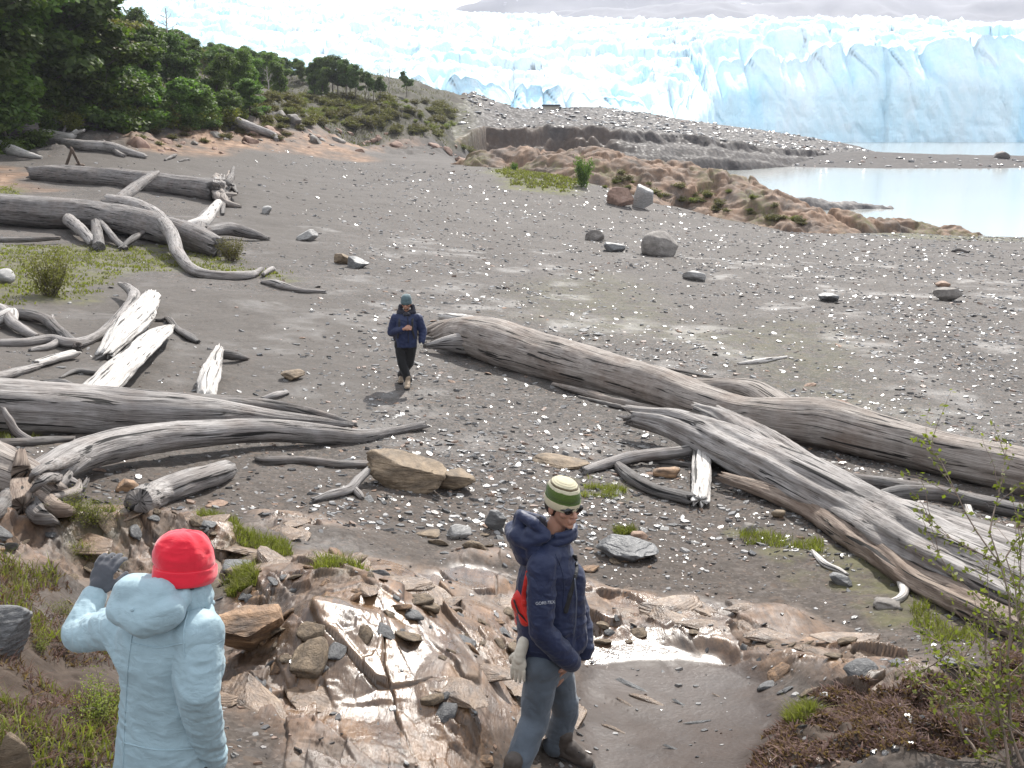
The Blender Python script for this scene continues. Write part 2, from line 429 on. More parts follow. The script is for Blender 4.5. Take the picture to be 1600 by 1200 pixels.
    rc = t.mix(t.ramp(t.noise(co, 1.1, 6, .68), [(.48, 0), (.6, .7)]), rc, t.ramp(ln, [(.3, (.028, .02, .015)), (.7, (.085, .06, .043))]))
    c = t.mix(rock, c, rc)
    pk = t.ramp(t.noise(co, 1.3, 7, 0.65), [(0.25, (.05, .031, .021)), (0.42, (.145, .088, .055)), (0.58, (.25, .16, .105)), (0.75, (.36, .275, .21))])
    c = t.mix(t.math('MULTIPLY', pink, t.ramp(t.noise(co, .33, 6, .7), [(.38, .25), (.58, 1)])), c, pk)
    pl = t.ramp(t.noise(co, 0.9, 9, 0.75), [(0.35, (.012, .010, .010)), (0.5, (.030, .025, .023)), (0.62, (.058, .047, .042)), (0.74, (.17, .155, .145))])
    c = t.mix(pale, c, pl)
    hl = t.mix(t.ramp(t.noise(co, .22, 6, .7), [(.4, 0), (.6, 1)]), t.ramp(t.noise(co, .9, 7, .7), [(.3, (.010, .010, .006)), (.5, (.026, .024, .012)), (.7, (.05, .044, .022))]), t.ramp(t.noise(co, .7, 8, .75), [(.3, (.009, .008, .006)), (.5, (.026, .020, .015)), (.66, (.055, .042, .033)), (.78, (.12, .10, .085))]))
    c = t.mix(t.attr('mask4')[0], c, hl)
    mo = t.ramp(t.noise(co, 4.5, 6, 0.7), [(0.25, (.035, .035, .015)), (0.5, (.10, .105, .03)), (0.75, (.17, .155, .05))])
    mk = t.math('MULTIPLY', moss, t.ramp(t.noise(co, 2.2, 6, 0.7), [(0.40, 0), (0.56, 1)]), True)
    c = t.mix(mk, c, mo)
    wn = t.math('ADD', t.noise(co, 1.5, 5, 0.6), t.math('MULTIPLY', t.math('SUBTRACT', plate, .5), .25))
    wm = t.math('MULTIPLY', t.math('MAXIMUM', wet, film), t.ramp(t.math('ADD', wn, t.math('MULTIPLY', film, .12)), [(0.36, 0), (0.58, 1)]), True)
    c = t.mix(t.math('MULTIPLY', wm, 0.35), c, (.03, .022, .017))
    rough = t.mix(wm, t.mix(mud, (.85, .85, .85), (.60, .60, .60)), t.ramp(t.noise(co, 11, 4, 0.6), [(0.35, .10), (0.7, .30)]))
    bw = t.node('ShaderNodeRGBToBW'); t.L(rough, bw.inputs[0])
    hh = t.math('ADD', t.math('MULTIPLY', fine, 0.5), t.math('MULTIPLY', t.voro(co, 30), 0.6))
    nr = t.math('SUBTRACT', 1.0, t.math('MAXIMUM', rock, t.math('MULTIPLY', mud, .3)))
    n1 = t.bump(t.math('MULTIPLY', mid, nr), 0.35, 0.03)
    n2 = t.bump(t.math('MULTIPLY', hh, nr), 0.5, 0.008, n1)
    rn = t.math('MULTIPLY', t.math('ADD', t.noise(lay.outputs[0], 9, 6, 0.7), t.math('MULTIPLY', t.noise(co, 22, 5, .7), .5)), t.math('MULTIPLY', rock, t.math('SUBTRACT', 1.0, t.math('MULTIPLY', film, .55))))
    n3 = t.bump(rn, 0.8, 0.010, n2)
    return t.set(color=c, rough=bw.outputs[0], normal=n3, spec=t.math('ADD', .22, t.math('MULTIPLY', t.math('MAXIMUM', rock, wm), .33)))
def mat_wood(name, dark, mid, light, brown=0.25):
    t = NT(name)
    uv = t.coord('UV')
    g = t.node('ShaderNodeMapping'); t.L(uv, g.inputs[0]); g.inputs['Scale'].default_value = (1.2, 26, 1)
    g2 = t.node('ShaderNodeMapping'); t.L(uv, g2.inputs[0]); g2.inputs['Scale'].default_value = (0.5, 7, 1)
    o0 = t.coord('Object')
    grain = t.noise(g.outputs[0], 2.4, 7, 0.68, 0.5); band = t.noise(g2.outputs[0], 1.6, 5, 0.6, 0.6)
    o = t.coord('Object'); blot = t.noise(o, 1.7, 5, 0.6)
    f = t.math('ADD', t.math('MULTIPLY', grain, 0.6), t.math('MULTIPLY', band, 0.4))
    c = t.ramp(f, [(0.34, dark), (0.45, mid), (0.57, light), (0.72, tuple(min(1, v * 1.3) for v in light))])
    big_ = t.noise(o0, .9, 4, .6); c = t.mix(t.ramp(big_, [(.4, .45), (.6, 0)]), c, tuple(v * .8 for v in mid))
    c = t.mix(t.ramp(blot, [(0.45, 0), (0.7, brown)]), c, (.14, .085, .055))
    c = t.mix(t.ramp(t.noise(o, 4.5, 4), [(0.5, 0), (0.7, 0.35)]), c, tuple(v * 1.1 for v in light))
    c = t.mix(t.ramp(grain, [(0.32, 0.9), (0.42, 0)]), c, tuple(v * 0.3 for v in dark))
    g3 = t.node('ShaderNodeMapping'); t.L(uv, g3.inputs[0]); g3.inputs['Scale'].default_value = (.55, 11, 1); ck = t.ramp(t.noise(g3.outputs[0], 1.5, 3, .5, .8), [(.36, 1), (.40, 0)]); c = t.mix(ck, c, tuple(v * .22 for v in dark)); g4 = t.node('ShaderNodeMapping'); t.L(uv, g4.inputs[0]); g4.inputs['Scale'].default_value = (1.1, 2.6, 1); kd = t.voro(t.mix(.05, g4.outputs[0], t.noise(o0, 9, 3, .5, 0, 'Color')), 1.0); kn_ = t.ramp(kd, [(.035, 1), (.06, 0)]); c = t.mix(t.math('MULTIPLY', t.ramp(kd, [(.06, .5), (.16, 0)]), .8), c, tuple(v * 1.0 for v in dark)); c = t.mix(kn_, c, (.012, .01, .009))
    n = t.bump(band, 0.7, 0.04); n = t.bump(grain, 1.0, 0.016, n); n = t.bump(t.math('SUBTRACT', 1.0, ck), .8, .02, n)
    return t.set(color=c, rough=0.78, normal=n, spec=0.35)
def mat_rock(name, cols, scale=3.0, wet=0.0, layer=(1, 1, 5), lichen=None, bump=0.02, spec=.4):
    t = NT(name); co = t.coord('Object')
    m = t.node('ShaderNodeMapping'); t.L(co, m.inputs[0]); m.inputs['Scale'].default_value = layer
    n = t.noise(m.outputs[0], scale, 7, 0.66, 0.3)
    c = t.ramp(n, [(0.28 + 0.45 * i / (len(cols) - 1), q) for i, q in enumerate(cols)])
    c = t.mix(t.ramp(t.noise(co, scale * 6, 4, 0.7), [(0.45, 0), (0.7, 0.4)]), c, tuple(v * 0.4 for v in cols[0]))
    if lichen:
        c = t.mix(t.ramp(t.noise(co, scale * 1.5, 6, 0.65), [(0.56, 0), (0.66, 0.85)]), c, lichen)
    r = t.ramp(t.noise(co, scale * 2, 4), [(0.35, .85 - .65 * wet), (0.65, .9 - .4 * wet)])
    b = t.bump(n, 0.8, bump * 2); b = t.bump(t.noise(m.outputs[0], scale * 5, 6, 0.7), 0.7, bump * 0.6, b)
    return t.set(color=c, rough=r, normal=b, spec=spec)
def mat_plain(name, col, rough=0.7, var=0.25, scale=30, bump=0.0, spec=0.5, metal=0.0, stretch=(1, 1, 1), dist=0.002):
    t = NT(name); co = t.coord('Object', stretch)
    n = t.noise(co, scale, 5, 0.6)
    c = t.ramp(n, [(0.3, tuple(v * (1 - var) for v in col)), (0.7, tuple(min(1, v * (1 + var)) for v in col))])
    k = dict(color=c, rough=rough, spec=spec, metal=metal)
    if bump: k['normal'] = t.bump(n, bump, dist)
    return t.set(**k)
def mat_leaf(name, a, b, c3, scale=1.2):
    t = NT(name); oi = t.node('ShaderNodeObjectInfo'); co = t.coord('Object')
    g = t.node('ShaderNodeNewGeometry')
    f = t.math('ADD', t.math('MULTIPLY', t.noise(co, scale, 4), 0.6), t.math('MULTIPLY', g.outputs['Random Per Island'], 0.4))
    c = t.ramp(f, [(0.25, a), (0.5, b), (0.75, c3)])
    hs = t.node('ShaderNodeHueSaturation'); t.L(c, hs.inputs['Color'])
    t.L(t.math('ADD', 0.485, t.math('MULTIPLY', oi.outputs['Random'], 0.03)), hs.inputs['Hue'])
    t.L(t.math('ADD', 0.75, t.math('MULTIPLY', oi.outputs['Random'], 0.55)), hs.inputs['Value'])
    c = hs.outputs[0]
    t.set(color=c, rough=0.6, spec=0.3)
    tr = t.node('ShaderNodeBsdfTranslucent'); t.L(t.mix(1.0, c, (1.0, 1.25, 0.45), 'MULTIPLY'), tr.inputs[0])
    mx = t.node('ShaderNodeMixShader'); mx.inputs[0].default_value = 0.45
    t.L(t.b.outputs[0], mx.inputs[1]); t.L(tr.outputs[0], mx.inputs[2]); t.L(mx.outputs[0], t.out.inputs['Surface'])
    return t.m
def mat_ice():
    t = NT('glacier_ice'); co = t.coord('Object')
    st = t.node('ShaderNodeMapping'); t.L(co, st.inputs[0]); st.inputs['Scale'].default_value = (1, 1, 0.3)
    n = t.noise(st.outputs[0], 0.035, 7, 0.62, 0.6); n2 = t.noise(co, 0.16, 6, 0.65)
    blue, dirt, _, _ = t.attr('mask')
    c = t.ramp(n, [(0.30, (.42, .76, .95)), (0.47, (.70, .89, .98)), (0.6, (.80, .905, .955)), (0.8, (.87, .925, .955))])
    c = t.mix(t.math('MULTIPLY', blue, t.ramp(n2, [(0.3, .9), (0.7, .3)])), c, (.55, .82, .95))
    c = t.mix(t.math('MULTIPLY', dirt, t.ramp(t.noise(co, 0.3, 6, 0.7), [(0.45, 0), (0.7, .55)])), c, (.40, .38, .38))
    b = t.bump(t.noise(st.outputs[0], 0.22, 8, 0.7), .7, 3.0)
    t.set(color=c, rough=0.8, normal=b, spec=0.2)
    t.b.subsurface_method = 'RANDOM_WALK'
    return t.m
def mat_water(name, col, rough, bscale=0.7, bstr=0.25, bdist=0.05):
    t = NT(name); co = t.coord('Object', (1, 2.2, 1))
    n = t.noise(co, bscale, 5, 0.6); 
    c = t.ramp(t.noise(co, 0.02, 4), [(0.3, tuple(v * .93 for v in col)), (0.7, col)])
    return t.set(color=c, rough=rough, spec=0.5, normal=t.bump(n, bstr, bdist))
MAT['ground'] = mat_ground()
MAT['wood'] = mat_wood('weathered_wood', (.075, .068, .064), (.19, .175, .165), (.34, .32, .305))
MAT['wood_grey'] = mat_wood('dark_grey_wood', (.045, .04, .038), (.115, .105, .10), (.235, .22, .21))
MAT['wood_brown'] = mat_wood('brown_grey_wood', (.075, .06, .052), (.20, .172, .15), (.34, .305, .275), 0.5)
MAT['wood_pale'] = mat_wood('bleached_wood', (.20, .185, .165), (.44, .41, .38), (.60, .58, .55), 0.15)
MAT['wood_dark'] = mat_wood('dark_wood', (.03, .027, .025), (.085, .078, .074), (.19, .18, .172), 0.3)
MAT['wood_rust'] = mat_wood('rotten_wood', (.055, .042, .034), (.16, .12, .095), (.29, .235, .19), 0.55)
MAT['slate'] = mat_rock('grey_slate', [(.07, .07, .072), (.13, .13, .13), (.21, .205, .20)], 4, 0.75)
MAT['slate_pale'] = mat_rock('pale_slate', [(.17, .165, .16), (.27, .262, .25), (.42, .41, .39)], 4, 0.55)
MAT['slate_rust'] = mat_rock('rusty_slate', [(.13, .08, .055), (.25, .16, .11), (.36, .26, .2)], 4, 0.3)
MAT['boulder'] = mat_rock('grey_boulder', [(.10, .09, .08), (.19, .172, .155), (.30, .275, .25)], 2.5, 0.1, (1, 1, 2))
MAT['schist'] = mat_rock('tan_schist', [(.06, .048, .036), (.15, .112, .075), (.235, .175, .115), (.34, .265, .18)], 2.2, 0.2, (1.2, 1.2, 6), bump=.03)
MAT['wet_schist'] = mat_rock('wet_brown_schist', [(.04, .028, .02), (.125, .082, .052), (.21, .142, .092), (.33, .24, .16)], 2.4, .95, (1.2, 1.2, 7), bump=.018, spec=.55)
MAT['orange_rock'] = mat_rock('orange_brown_rock', [(.045, .035, .03), (.16, .10, .06), (.33, .20, .11), (.45, .30, .18)], 2.4, 0.35, (1, 1, 5), bump=.03)
MAT['pink_rock'] = mat_rock('pink_granite', [(.10, .065, .05), (.22, .14, .105), (.32, .215, .165), (.42, .33, .28)], 0.8, 0.1, (1, 1, 2), bump=.08)
MAT['dark_rock'] = mat_rock('dark_cliff_rock', [(.03, .028, .03), (.075, .07, .07), (.15, .135, .125), (.24, .21, .18)], 0.5, 0.25, (1.6, 1.6, .35), bump=.12)
MAT['moraine'] = mat_rock('moraine_gravel', [(.07, .062, .058), (.125, .112, .104), (.18, .165, .155), (.29, .27, .255)], 0.45, 0.2, (1, 1, 2), bump=.08)
MAT['leaf_a'] = mat_leaf('beech_leaves', (.052, .082, .022), (.098, .150, .034), (.15, .21, .052))
MAT['leaf_b'] = mat_leaf('dark_beech_leaves', (.044, .068, .024), (.080, .118, .036), (.12, .16, .052))
MAT['leaf_c'] = mat_leaf('brown_beech_leaves', (.07, .058, .026), (.12, .10, .042), (.17, .145, .06))
MAT['leaf_shrub'] = mat_leaf('shrub_leaves', (.08, .085, .02), (.15, .16, .032), (.23, .22, .06), 4)
MAT['grass'] = mat_leaf('grass_blades', (.09, .08, .025), (.15, .15, .035), (.24, .22, .08), 3)
MAT['heath'] = mat_leaf('brown_heath', (.09, .052, .043), (.175, .105, .085), (.26, .17, .125), 6)
MAT['heath_far'] = mat_leaf('dry_grass', (.035, .032, .014), (.07, .062, .028), (.12, .10, .055), .4)
MAT['bark'] = mat_plain('grey_bark', (.12, .10, .085), 0.85, 0.45, 3, 0.6, 0.3, stretch=(3, 3, .5), dist=.03)
MAT['bark_pale'] = mat_plain('bleached_bark', (.34, .31, .28), 0.8, 0.4, 3, 0.5, 0.3, stretch=(3, 3, .5), dist=.03)
MAT['ice'] = mat_ice()
MAT['lake'] = mat_water('milky_lake', (.36, .37, .35), 0.12, .5, .12, .03)
# ------------------------------------------------------------------ camera, light, sky
cd = bpy.data.cameras.new('camera'); cam = bpy.data.objects.new('camera', cd); COL.objects.link(cam)
cd.sensor_fit = 'HORIZONTAL'; cd.sensor_width = 36.0; cd.lens = 36.0 * FPX / 1600.0
cd.clip_start = 0.05; cd.clip_end = 30000
cam.location = (0, 0, CAMZ); cam.rotation_euler = (math.pi / 2 - PITCH, 0, 0)
SC.camera = cam
SUN_EL, SUN_AZ = R(44), R(17)          # azimuth measured to the right of straight ahead
sd = bpy.data.lights.new('sun', 'SUN'); so = bpy.data.objects.new('sun', sd); COL.objects.link(so)
sd.energy = 5.0; sd.angle = R(0.53); sd.color = (1, .955, .89)
sv = Vector((math.sin(SUN_AZ) * math.cos(SUN_EL), math.cos(SUN_AZ) * math.cos(SUN_EL), math.sin(SUN_EL)))
so.rotation_euler = sv.to_track_quat('Z', 'Y').to_euler()
so.location = (20, 40, 80)
w = bpy.data.worlds.new('World'); SC.world = w; w.use_nodes = True
wt = w.node_tree; wt.nodes.clear()
wo = wt.nodes.new('ShaderNodeOutputWorld'); bg = wt.nodes.new('ShaderNodeBackground'); wt.links.new(bg.outputs[0], wo.inputs[0])
sky = wt.nodes.new('ShaderNodeTexSky'); sky.sky_type = 'NISHITA'; sky.sun_disc = False
sky.sun_elevation = SUN_EL; sky.sun_rotation = SUN_AZ; sky.air_density = 1.0; sky.dust_density = 1.5
bg.inputs[1].default_value = 0.115
tc = wt.nodes.new('ShaderNodeTexCoord'); mp = wt.nodes.new('ShaderNodeMapping'); wt.links.new(tc.outputs['Generated'], mp.inputs[0]); mp.inputs['Scale'].default_value = (1, 1, 3)
cn = wt.nodes.new('ShaderNodeTexNoise'); wt.links.new(mp.outputs[0], cn.inputs['Vector']); cn.inputs['Scale'].default_value = 2.2; cn.inputs['Detail'].default_value = 7; cn.inputs['Roughness'].default_value = .6
cr = wt.nodes.new('ShaderNodeValToRGB'); wt.links.new(cn.outputs['Fac'], cr.inputs[0]); cr.color_ramp.elements[0].position = .30; cr.color_ramp.elements[1].position = .52
cm = wt.nodes.new('ShaderNodeMix'); cm.data_type = 'RGBA'; wt.links.new(cr.outputs[0], cm.inputs[0]); wt.links.new(sky.outputs[0], cm.inputs[6]); cm.inputs[7].default_value = (8.6, 8.9, 9.4, 1)
wt.links.new(cm.outputs[2], bg.inputs[0])
SC.view_settings.view_transform = 'Standard'; SC.view_settings.look = 'None'; SC.view_settings.gamma = 1.0; SC.view_settings.exposure = 0.68
SC.cycles.max_bounces = 6; SC.cycles.transparent_max_bounces = 8; SC.cycles.use_adaptive_sampling = True; SC.cycles.use_denoising = True
# ------------------------------------------------------------------ ground sheet
ang = np.concatenate([np.linspace(-52, -33, 40)[:-1], np.linspace(-33, 33, 760), np.linspace(33, 52, 40)[1:]])
rad = np.concatenate([np.linspace(0.7, 3.0, 24)[:-1], np.geomspace(3.0, 13.5, 560)[:-1], np.geomspace(13.5, 60, 330)[:-1], np.geomspace(60, 420, 330)])
TA = np.tan(np.radians(ang))
Yg = np.repeat(rad[:, None], len(ang), 1); Xg = Yg * TA[None]
Zg = H(Xg, Yg)
me, _u = grid_mesh('ground', Xg, Yg, Zg)
x, y, z = Xg.ravel(), Yg.ravel(), Zg.ravel()
M1 = np.zeros((len(x), 4)); M2 = np.zeros((len(x), 4))
nm = y < 17
rk, md, bk, ht = near_masks(x[nm], y[nm])
fade = sstep(17, 14, y[nm])
M1[nm, 0] = rk * fade; M1[nm, 3] = np.maximum(np.maximum(bk, ht), 0.55 * sstep(15, 9, y[nm]) * (1 - rk)) * fade; M2[nm, 1] = md
M1[nm, 2] = np.clip(0.9 * rk + 0.25 * md, 0, 1)
M1[:, 2] = np.maximum(M1[:, 2], 0.35 * sstep(.1, .5, fbm(x * .6, y * .6, 0, 3, 201)) * (y < 45))
def soft(polys, edge, amp=1.0, sc=0.3):
    r = np.zeros(len(x)); wob = amp * fbm(x * sc, y * sc, 0, 4, 205)
    for p in polys:
        q = np.array(p); b = (x > q[:, 0].min() - 3 * edge) & (x < q[:, 0].max() + 3 * edge) & (y > q[:, 1].min() - 3 * edge) & (y < q[:, 1].max() + 3 * edge)
        r[b] = np.maximum(r[b], sstep(-edge, edge, in_poly(x[b], y[b], p) + wob[b]))
    return r
moss = soft([polyG(l) for l in ([(-40,380),(150,385),(340,385),(380,420),(440,425),(450,440),(300,425),(180,430),(120,470),(-60,475)],[(-40,300),(20,290),(30,330)])], .5, .8, .6) * .6
moss = np.maximum(moss, soft([polyG(l) for l in ([(770,270),(890,255),(915,285),(880,303),(800,292)],)], 1.5) * 2.0)
moss = np.maximum(moss, soft([polyG(l) for l in ([(1250,352),(1600,362),(1600,380),(1400,372)],)], 2) * .6)
moss = np.maximum(moss, soft([polyG(l) for l in ([(780,440),(960,430),(1060,520),(900,540)],[(1000,520),(1280,500),(1380,640),(1200,600)])], 1.5, 2) * .22)
moss = np.maximum(moss, soft([polyG(l) for l in ([(1150,830),(1300,850),(1400,900),(1500,960),(1400,970),(1250,900)],[(60,700),(120,640),(0,640)],[(480,925),(620,930),(640,950),(500,945)],[(360,855),(440,850),(450,875),(370,880)],[(100,830),(180,825),(190,880),(120,890)],[(860,745),(1000,760),(980,790)],[(330,930),(400,930),(390,950),(340,950)])], .15, .25, 2) * .4)
M1[:, 1] = np.clip(moss, 0, 1)
pink = soft([polyG(l) for l in ([(200,205),(350,198),(460,205),(600,232),(560,250),(440,232),(330,240),(180,232)],[(480,205),(620,212),(720,222),(740,242),(640,232),(540,222)],[(-40,255),(40,262),(70,295),(-40,292)])], 1.5, 3, .2)
M2[:, 0] = pink * (y > 30)
hillm = hill_mask(x, y) * (y > 60)
M2[:, 0] *= 1 - .75 * hillm
M1[:, 1] = np.maximum(M1[:, 1], hillm * .12); M4 = np.zeros((len(x), 4)); M4[:, 0] = hillm * (1 - .7 * pink); vattr(me, 'mask4', M4)
M2[:, 2] = soft([polyG([(-100,430),(200,440),(450,460),(560,470),(600,620),(540,660),(200,640),(-100,640)]), polyG([(50,250),(420,240),(560,300),(480,420),(420,400),(300,300),(60,280)])], 1.0, 1.5, .5)
M2[:, 3] = sstep(112, 150, y) * (1 - hillm) * 0.9 * (x > -20)
vattr(me, 'mask', M1); vattr(me, 'mask2', M2)
M3 = np.zeros((len(x), 4)); M3[:, 1] = .5; _z, M3[nm, 0], M3[nm, 1], _r = near_rock(x[nm], y[nm]); M3[nm, 2] = np.maximum(sheen_mask(x[nm], y[nm]), sstep(-.04, .04, in_poly(x[nm], y[nm], STRIP_POLY))); vattr(me, 'mask3', M3)
tag(link('ground', me, MAT['ground']), 'grey gravel beach running from wet bedrock down to the lake', None, None, 'structure')
GROUND_SOFT = moss
# a wide sheet under everything, to the horizon
me = raw_mesh('lake_bed', [(-9000, -3000, -6), (9000, -3000, -6), (9000, 14000, -6), (-9000, 14000, -6)], [(0, 1, 2, 3)])
tag(link('terrain', me, MAT['moraine']), 'low dark terrain under the lake', None, None, 'structure')
me = raw_mesh('lake', [(-60, 60, 0), (3000, 60, 0), (3000, 700, 0), (-60, 700, 0)], [(0, 1, 2, 3)])
tag(link('lake_water', me, MAT['lake']), 'milky pale lake in front of the glacier', None, None, 'structure')
# ------------------------------------------------------------------ far features: each a height field that rises out of the sheet
def feature(name, x0, x1, y0, y1, nx, ny, hf, mat, label, masks=None, kind='structure', cut=0.4):
    X, Y = np.meshgrid(np.linspace(x0, x1, nx), np.linspace(y0, y1, ny))
    Z = hf(X, Y)
    keep = Z > np.maximum(BASE(X, Y), -3) - cut
    me, used = grid_mesh(name, X, Y, Z, keep)
    if masks: 
        a = masks(X.ravel()[used], Y.ravel()[used], Z.ravel()[used])
        for k, v in a.items(): vattr(me, k, v)
    return tag(link(name, me, mat), label, None, None, kind)
KN = pline([(760,247,95),(850,243,95),(930,246,92),(1000,264,91),(1080,270,91),(1150,288,89),(1200,310,85),(1260,336,81),(1330,349,82),(1420,358,84),(1500,364,86)])
def knoll_h(x, y):
    d, zc, s = near_line(x + 1.5 * fbm(x * .2, y * .2, 0, 3, 301), y + 1.5 * fbm(x * .2, y * .2, 5, 3, 302), KN)
    b, c = worley(x * .35, y * .35, 303)
    wd = np.where(s > 0, 6.0, np.interp(x, [-5, 5, 12, 40], [5.0, 10.0, 11.0, 6.0]))
    return zc - 5.5 * (1 - np.exp(-(d / wd) ** 2)) + 0.8 + 0.5 * ridged(x * .3, y * .3, 0, 5, 304) + 0.5 * (c - .5) - .25 * np.exp(-(b / .08) ** 2) + .25 * fbm(x * 1.5, y * 1.5, 0, 4, 305) - 0.3
def knoll_m(x, y, z):
    m = np.zeros((len(x), 4)); m2 = np.zeros((len(x), 4)); m2[:, 0] = .9
    m[:, 3] = .45 * sstep(.0, .4, fbm(x * .35, y * .35, 0, 4, 311)); m[:, 1] = .6 * sstep(.1, .5, fbm(x * .3, y * .3, 0, 4, 312)); m2[:, 0] *= 1 - .6 * m[:, 1]
    return {'mask': m, 'mask2': m2}
feature('rocky_knoll', -6, 46, 64, 112, 330, 300, knoll_h, MAT['ground'], 'rusty brown rock knoll between the beach and the lake', knoll_m)
PE = pline([(1150,300,112),(1200,308,112),(1250,309,112),(1300,314,112),(1340,318,113),(1385,323,113)])
def pen_h(x, y):
    d, zc, s = near_line(x, y + 1.0 * fbm(x * .3, y * .3, 0, 3, 321), PE)
    return zc - 3.0 * (1 - np.exp(-(d / 2.6) ** 2)) + .3 * ridged(x * .5, y * .5, 0, 4, 322)
feature('rock_spit', 24, 50, 102, 122, 200, 150, pen_h, MAT['dark_rock'], 'dark low rock running out into the lake', None, 'structure', 1.5)
PR = TPS(pts3([(640,152,178),(700,150,200),(760,156,230),(800,173,262),(860,172,298),(930,169,310),(1000,179,320),(1080,191,330),(1150,201,335),(1230,214,340),(1300,223,345),(1340,231,345),
   (690,188,172),(720,190,176),(760,197,184),(850,198,192),(950,201,200),(1000,206,206),(1100,217,214),(1200,229,240),(1300,237,258),(800,185,220),(900,182,240),(1000,195,250),(1100,205,270)]) +
   [(-30,420,8),(20,420,4),(60,420,0),(100,420,-3),(130,420,-5),(130,330,-3)])
def yfront(a): return np.interp(a, [-.12, -.055, -.025, .03, .10, .13, .19, .26, .33, .37], [150, 158, 180, 190, 198, 202, 214, 232, 252, 300])
def prom_h(x, y):
    a = x / y
    yf = yfront(a) + 4.5 * fbm(x * .12, y * .03, 0, 4, 331) + 1.4 * ridged(x * .16, y * .06, 0, 4, 336)
    hh = np.interp(a, [-.1, -.05, 0, .09, .13, .25, .4], [6, 6, 5.5, 4.5, 3.6, 2.4, 2]); wd = np.interp(a, [.06, .09, .14], [3.5, 5, 16])
    z = PR(x, y) + 0.5 * fbm(x * .12, y * .12, 0, 5, 332) + .3 * ridged(x * .25, y * .25, 0, 4, 334)
    t = np.clip((yf - y) / wd, 0, 1); t = .45 * sstep(0, .3, t) + .15 * t + .4 * sstep(.6, 1, t)
    z = z - hh * t - 3.6 * sstep(0, 8, yf - y - wd) + 1.3 * fbm(x * .45, y * .45, 0, 5, 337) * sstep(6, 0, np.abs(y - yf + 2))
    k = sstep(-.085, -.035, a); return z * k + (BASE(x, y) - 1.2) * (1 - k)
def prom_m(x, y, z):
    m = np.zeros((len(x), 4)); m2 = np.zeros((len(x), 4))
    a = x / y; yf = yfront(a)
    cliff = sstep(4, .5, y - yf) * sstep(.13, .08, a)
    m2[:, 3] = 1; m2[:, 0] = .2 + .65 * sstep(.05, .4, fbm(x * .08, y * .08, 0, 4, 341) - .35 * cliff + .35 * sstep(16, 4, y - yf) * sstep(-3, 3, y - yf))
    m2[:, 3] -= .8 * cliff; m[:, 3] = cliff; m[:, 1] = .5 * sstep(-.02, -.06, a); m[:, 3] = np.maximum(m[:, 3], .8 * sstep(-.03, -.06, a))
    m[:, 2] = .5
    return {'mask': m, 'mask2': m2}
feature('promontory', -45, 135, 140, 430, 620, 560, prom_h, MAT['ground'], 'stony grey headland with a dark cliff before the glacier', prom_m, 'structure', .8)
# ------------------------------------------------------------------ glacier
GZ = TPS(pts3([(1750,60,482),(1600,66,482),(1500,72,482),(1300,78,482),(1200,82,482),(1120,92,485),(1600,54,800),(1350,46,800),(1000,44,850),(700,33,900),(400,10,950),(200,-10,950),(1750,54,800),
   (1600,60,1200),(1000,46,1350),(400,14,1400),(1050,172,425),(1000,172,400),(900,160,400),(700,145,400),(500,140,400),(300,130,400),(0,110,400),(0,-40,950),(-200,-60,950),(2200,60,482),(2200,60,900)]))
def yface(x): return np.interp(x, [-400, 60, 78, 96, 120, 200, 330, 500, 900], [395, 398, 425, 470, 480, 484, 478, 490, 520])
nx = 900
xs = np.concatenate([np.linspace(-330, 420, nx), np.linspace(420, 900, 120)[1:]])
tf = np.linspace(0, 1, 110); tt = np.linspace(0, 1, 420)[1:] ** 1.25
Xr, Tf = np.meshgrid(xs, tf)
yf = yface(xs) + 7 * fbm(xs * .018, xs * 0, 0, 4, 401)
blk, bc = worley(xs * .022 + .25 * fbm(xs * .02, xs * 0, 0, 3, 403), xs * 0 + .3, 402)
yf = yf + 7 * (bc - .5) + 3 * np.exp(-(blk / .12) ** 2)
def serac(x, y):
    w1 = 9 * fbm(x * .012, y * .012, 0, 3, 411); 
    r = ridged(x * .017 + w1 * .02, y * .026, 0, 5, 412)
    b, c = worley(x * .035 + .3 * fbm(x * .02, y * .02, 0, 2, 414), y * .05, 413)
    b2, c2 = worley(x * .10 + .4 * fbm(x * .05, y * .05, 0, 2, 417), y * .13, 416)
    return 6.5 * r + 5.5 * (c - .4) - 6 * np.exp(-(b / .10) ** 2) + 2.0 * ridged(x * .08, y * .1, 0, 4, 415) + 2.3 * (c2 - .5) - 1.7 * np.exp(-(b2 / .12) ** 2) + .6 * ridged(x * .22, y * .26, 0, 3, 418)
ztop = GZ(xs, yf + 10) + serac(xs, yf + 10) * .8
Zf = -3 + (ztop + 3) * Tf
up = sstep(.45, 1, Tf)
spire = ridged(xs * .020, xs * 0, 0, 3, 425)[None]
Yf = yf[None] + 5 * Tf + (16 - 9 * spire) * up ** 1.5 + 3.4 * fbm(Xr * .03, Zf * .02, 0, 4, 421) + 4.0 * ridged(Xr * .03 + .016 * Zf, Zf * .010, 0, 5, 422) * (.25 + up) + 2.6 * ridged(Xr * .09 + .04 * Zf, Zf * .03, 0, 5, 423) + 3.0 * np.exp(-(worley(Xr * .045 + .02 * Zf + .3 * fbm(Xr * .03, Zf * .03, 0, 3, 428), Zf * .012, 427)[0] / .05) ** 2) * (.3 + .7 * up)
Xt, Tt = np.meshgrid(xs, tt)
yr = Yf[-1] + .5
Yt = yr[None] + Tt * (1400 - yr[None])
bl = sstep(0, .03, Tt)
Zt = GZ(Xt, Yt) + serac(Xt, Yt) * (.8 + .5 * Tt)
Zt = ztop[None] * (1 - bl) + Zt * bl
Xa = np.vstack([Xr, Xt]); Ya = np.vstack([Yf, Yt]); Za = np.vstack([Zf, Zt])
me, _ = grid_mesh('glacier', Xa, Ya, Za)
gm = np.zeros((Xa.size, 4)); gx, gy, gz = Xa.ravel(), Ya.ravel(), Za.ravel()
